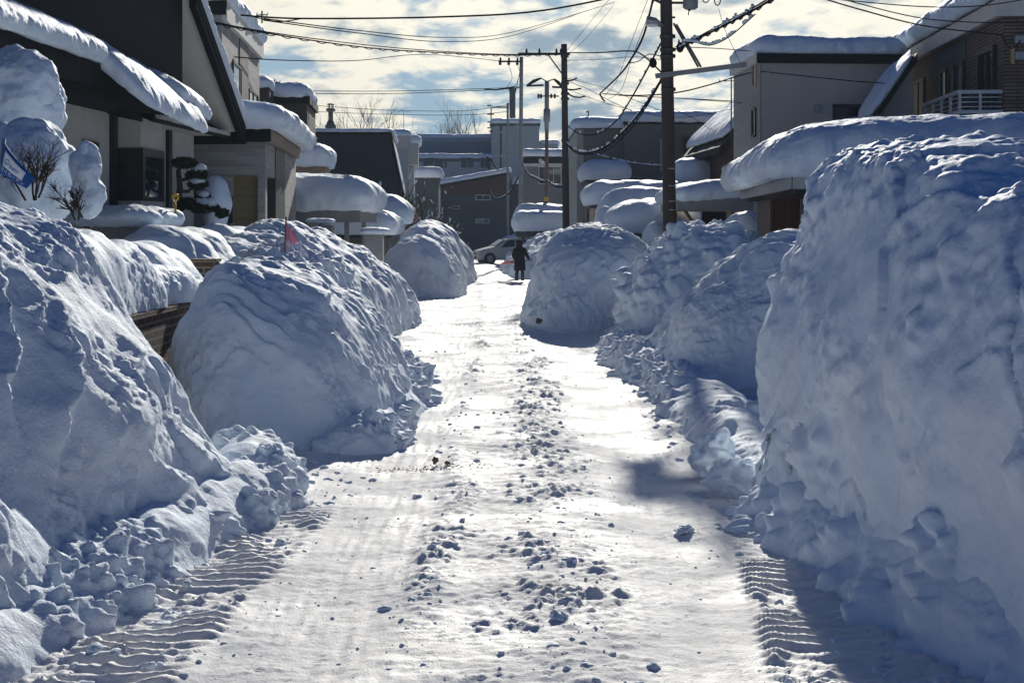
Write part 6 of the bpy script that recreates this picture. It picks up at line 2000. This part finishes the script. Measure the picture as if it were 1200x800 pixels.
scatter('crumbs of snow lying along the rough crest in the middle of the road', 'snow_crumbs', lambda r, n: along(r, n, .30, .22, 5, 30), 900, .004, .038, 3, pw=6)
scatter('crumbs of snow along the thin second crest left of the middle of the road', 'snow_crumbs', lambda r, n: along(r, n, -.52, .13, 5, 24), 420, .004, .04, 4, pw=6)
scatter('crumbs of snow below the left banks', 'snow_crumbs', lambda r, n: along(r, n, -1.95, .28, 5, 26), 1200, .006, .05, 5, pw=5)
scatter('crumbs of snow below the right banks', 'snow_crumbs', lambda r, n: along(r, n, 1.95, .26, 5, 28), 1200, .006, .05, 6, pw=5)
scatter('fine specks of snow strewn over the packed road', 'snow_crumbs', lambda r, n: (r.uniform(-1.9, 1.9, n), 4.5 * (30 / 4.5) ** r.random(n)), 900, .004, .014, 7)


def lump(label, x, y, z, s, seed, name='snow_chunk', cat='snow chunk', mat='snow', group='large chunks of snow', flat=.85):
    V, Fc = chunk_mesh(1, np.array([[0, 0, 0.]]), np.array([s]), seed, flat, 5)
    nrm = V / np.maximum(np.linalg.norm(V, axis=1, keepdims=True), 1e-6)
    V = V + nrm * (s * .06 * fbm(V / s * 3 + seed, 3, seed) + s * .02 * pn(V / s * 11, seed))[:, None]
    o = link_mesh(name, np_mesh(name, V, Fc), M[mat])
    o.location = (x, y, z)
    return tag(o, label, cat, group)


def gl(px, py):
    Y = HC * F / (py - CY)
    return (px - CX) * Y / F, Y
x, y = gl(1055, 700); lump('large angular block of snow lying against the foot of the right wall', 2.45, 7.7, .48, .24, 5, mat='snow_wall')
x, y = gl(870, 555); lump('pale chunk of snow lying in the ruts left of the right wall', 1.75, 12.4, .2, .26, 8)
x, y = gl(880, 575); lump('low broken chunk just in front of the pale chunk by the right wall', 1.82, 11.6, .12, .2, 9)
x, y = gl(802, 622); lump('small crumbly heap of snow on the right wheel lane', x, y, .01, .07, 10, flat=.5)
x, y = gl(640, 662); lump('largest lump of snow on the middle crest of the road', x, y + .1, .025, .075, 12, flat=.6)
x, y = gl(668, 668); lump('lump of snow just right of the largest lump on the middle crest', x, y + .1, .02, .055, 13, flat=.6)
x, y = gl(655, 728); lump('rounded lump of snow low on the middle crest near the camera', x, y, .02, .06, 14, flat=.6)
x, y = gl(250, 640); lump('flat rounded chunk of snow at the foot of the left bank', -2.2, 10.0, .12, .2, 16)
x, y = gl(300, 640); lump('split slab of snow right of the flat chunk at the left bank', -1.92, 10.6, .1, .17, 17)
x, y = gl(330, 590); lump('boulder-like lump on the left heap beside the road', -2.0, 11.6, .3, .17, 18)
x, y = gl(470, 480); lump('rounded white chunk at the road edge of the draped bank', -1.35, 15.6, .12, .2, 19)
x, y = gl(640, 372); lump('little snow block on the rough crest far up the road', x, y, .06, .14, 20)
x, y = gl(458, 523); lump('small dark dirty clod with snow on top at the left road edge', x, y, .03, .045, 21, 'dirt_clod', 'dirt clod', 'dirt', None)
lump('dark clod of dirt stuck at the foot of the domed snow bank', P(631, 366, 30.2)[0], 29.75, .22, .085, 22, 'dirt_clod', 'dirt clod', 'dirt', None)
lump('dark dirt and stones under the pale chunk on the right', 1.98, 13.6, .12, .10, 23, 'dirt_clod', 'dirt clod', 'dirt', None)
for i, (px, py, s, lab) in enumerate(((510, 543, .035, 'brown frozen clod at the centre of the stained patch'), (524, 546, .028, 'smaller brown clod right of the stained patch centre'))):
    x, y = gl(px, py); lump(lab, x, y, .03, s, 24 + i, 'dirt_clod', 'dirt clod', 'dirt', 'brown clods on the stained patch')
x, y = gl(497, 545)
r = np.random.default_rng(2); n = 420
xs_ = x + r.normal(.05, .26, n); ys_ = y + r.normal(0, .13, n)
V, Fc = chunk_mesh(n, np.stack([xs_, ys_, ground_full(xs_, ys_) + .001], -1), .004 + .010 * r.random(n) ** 3, 8, .4, 1)
st_ = link_mesh('sand_grit', np_mesh('sand_grit', V, Fc), M['sand'])
tag(st_, 'brown grit scattered on the left wheel lane', 'grit', None, 'stuff')
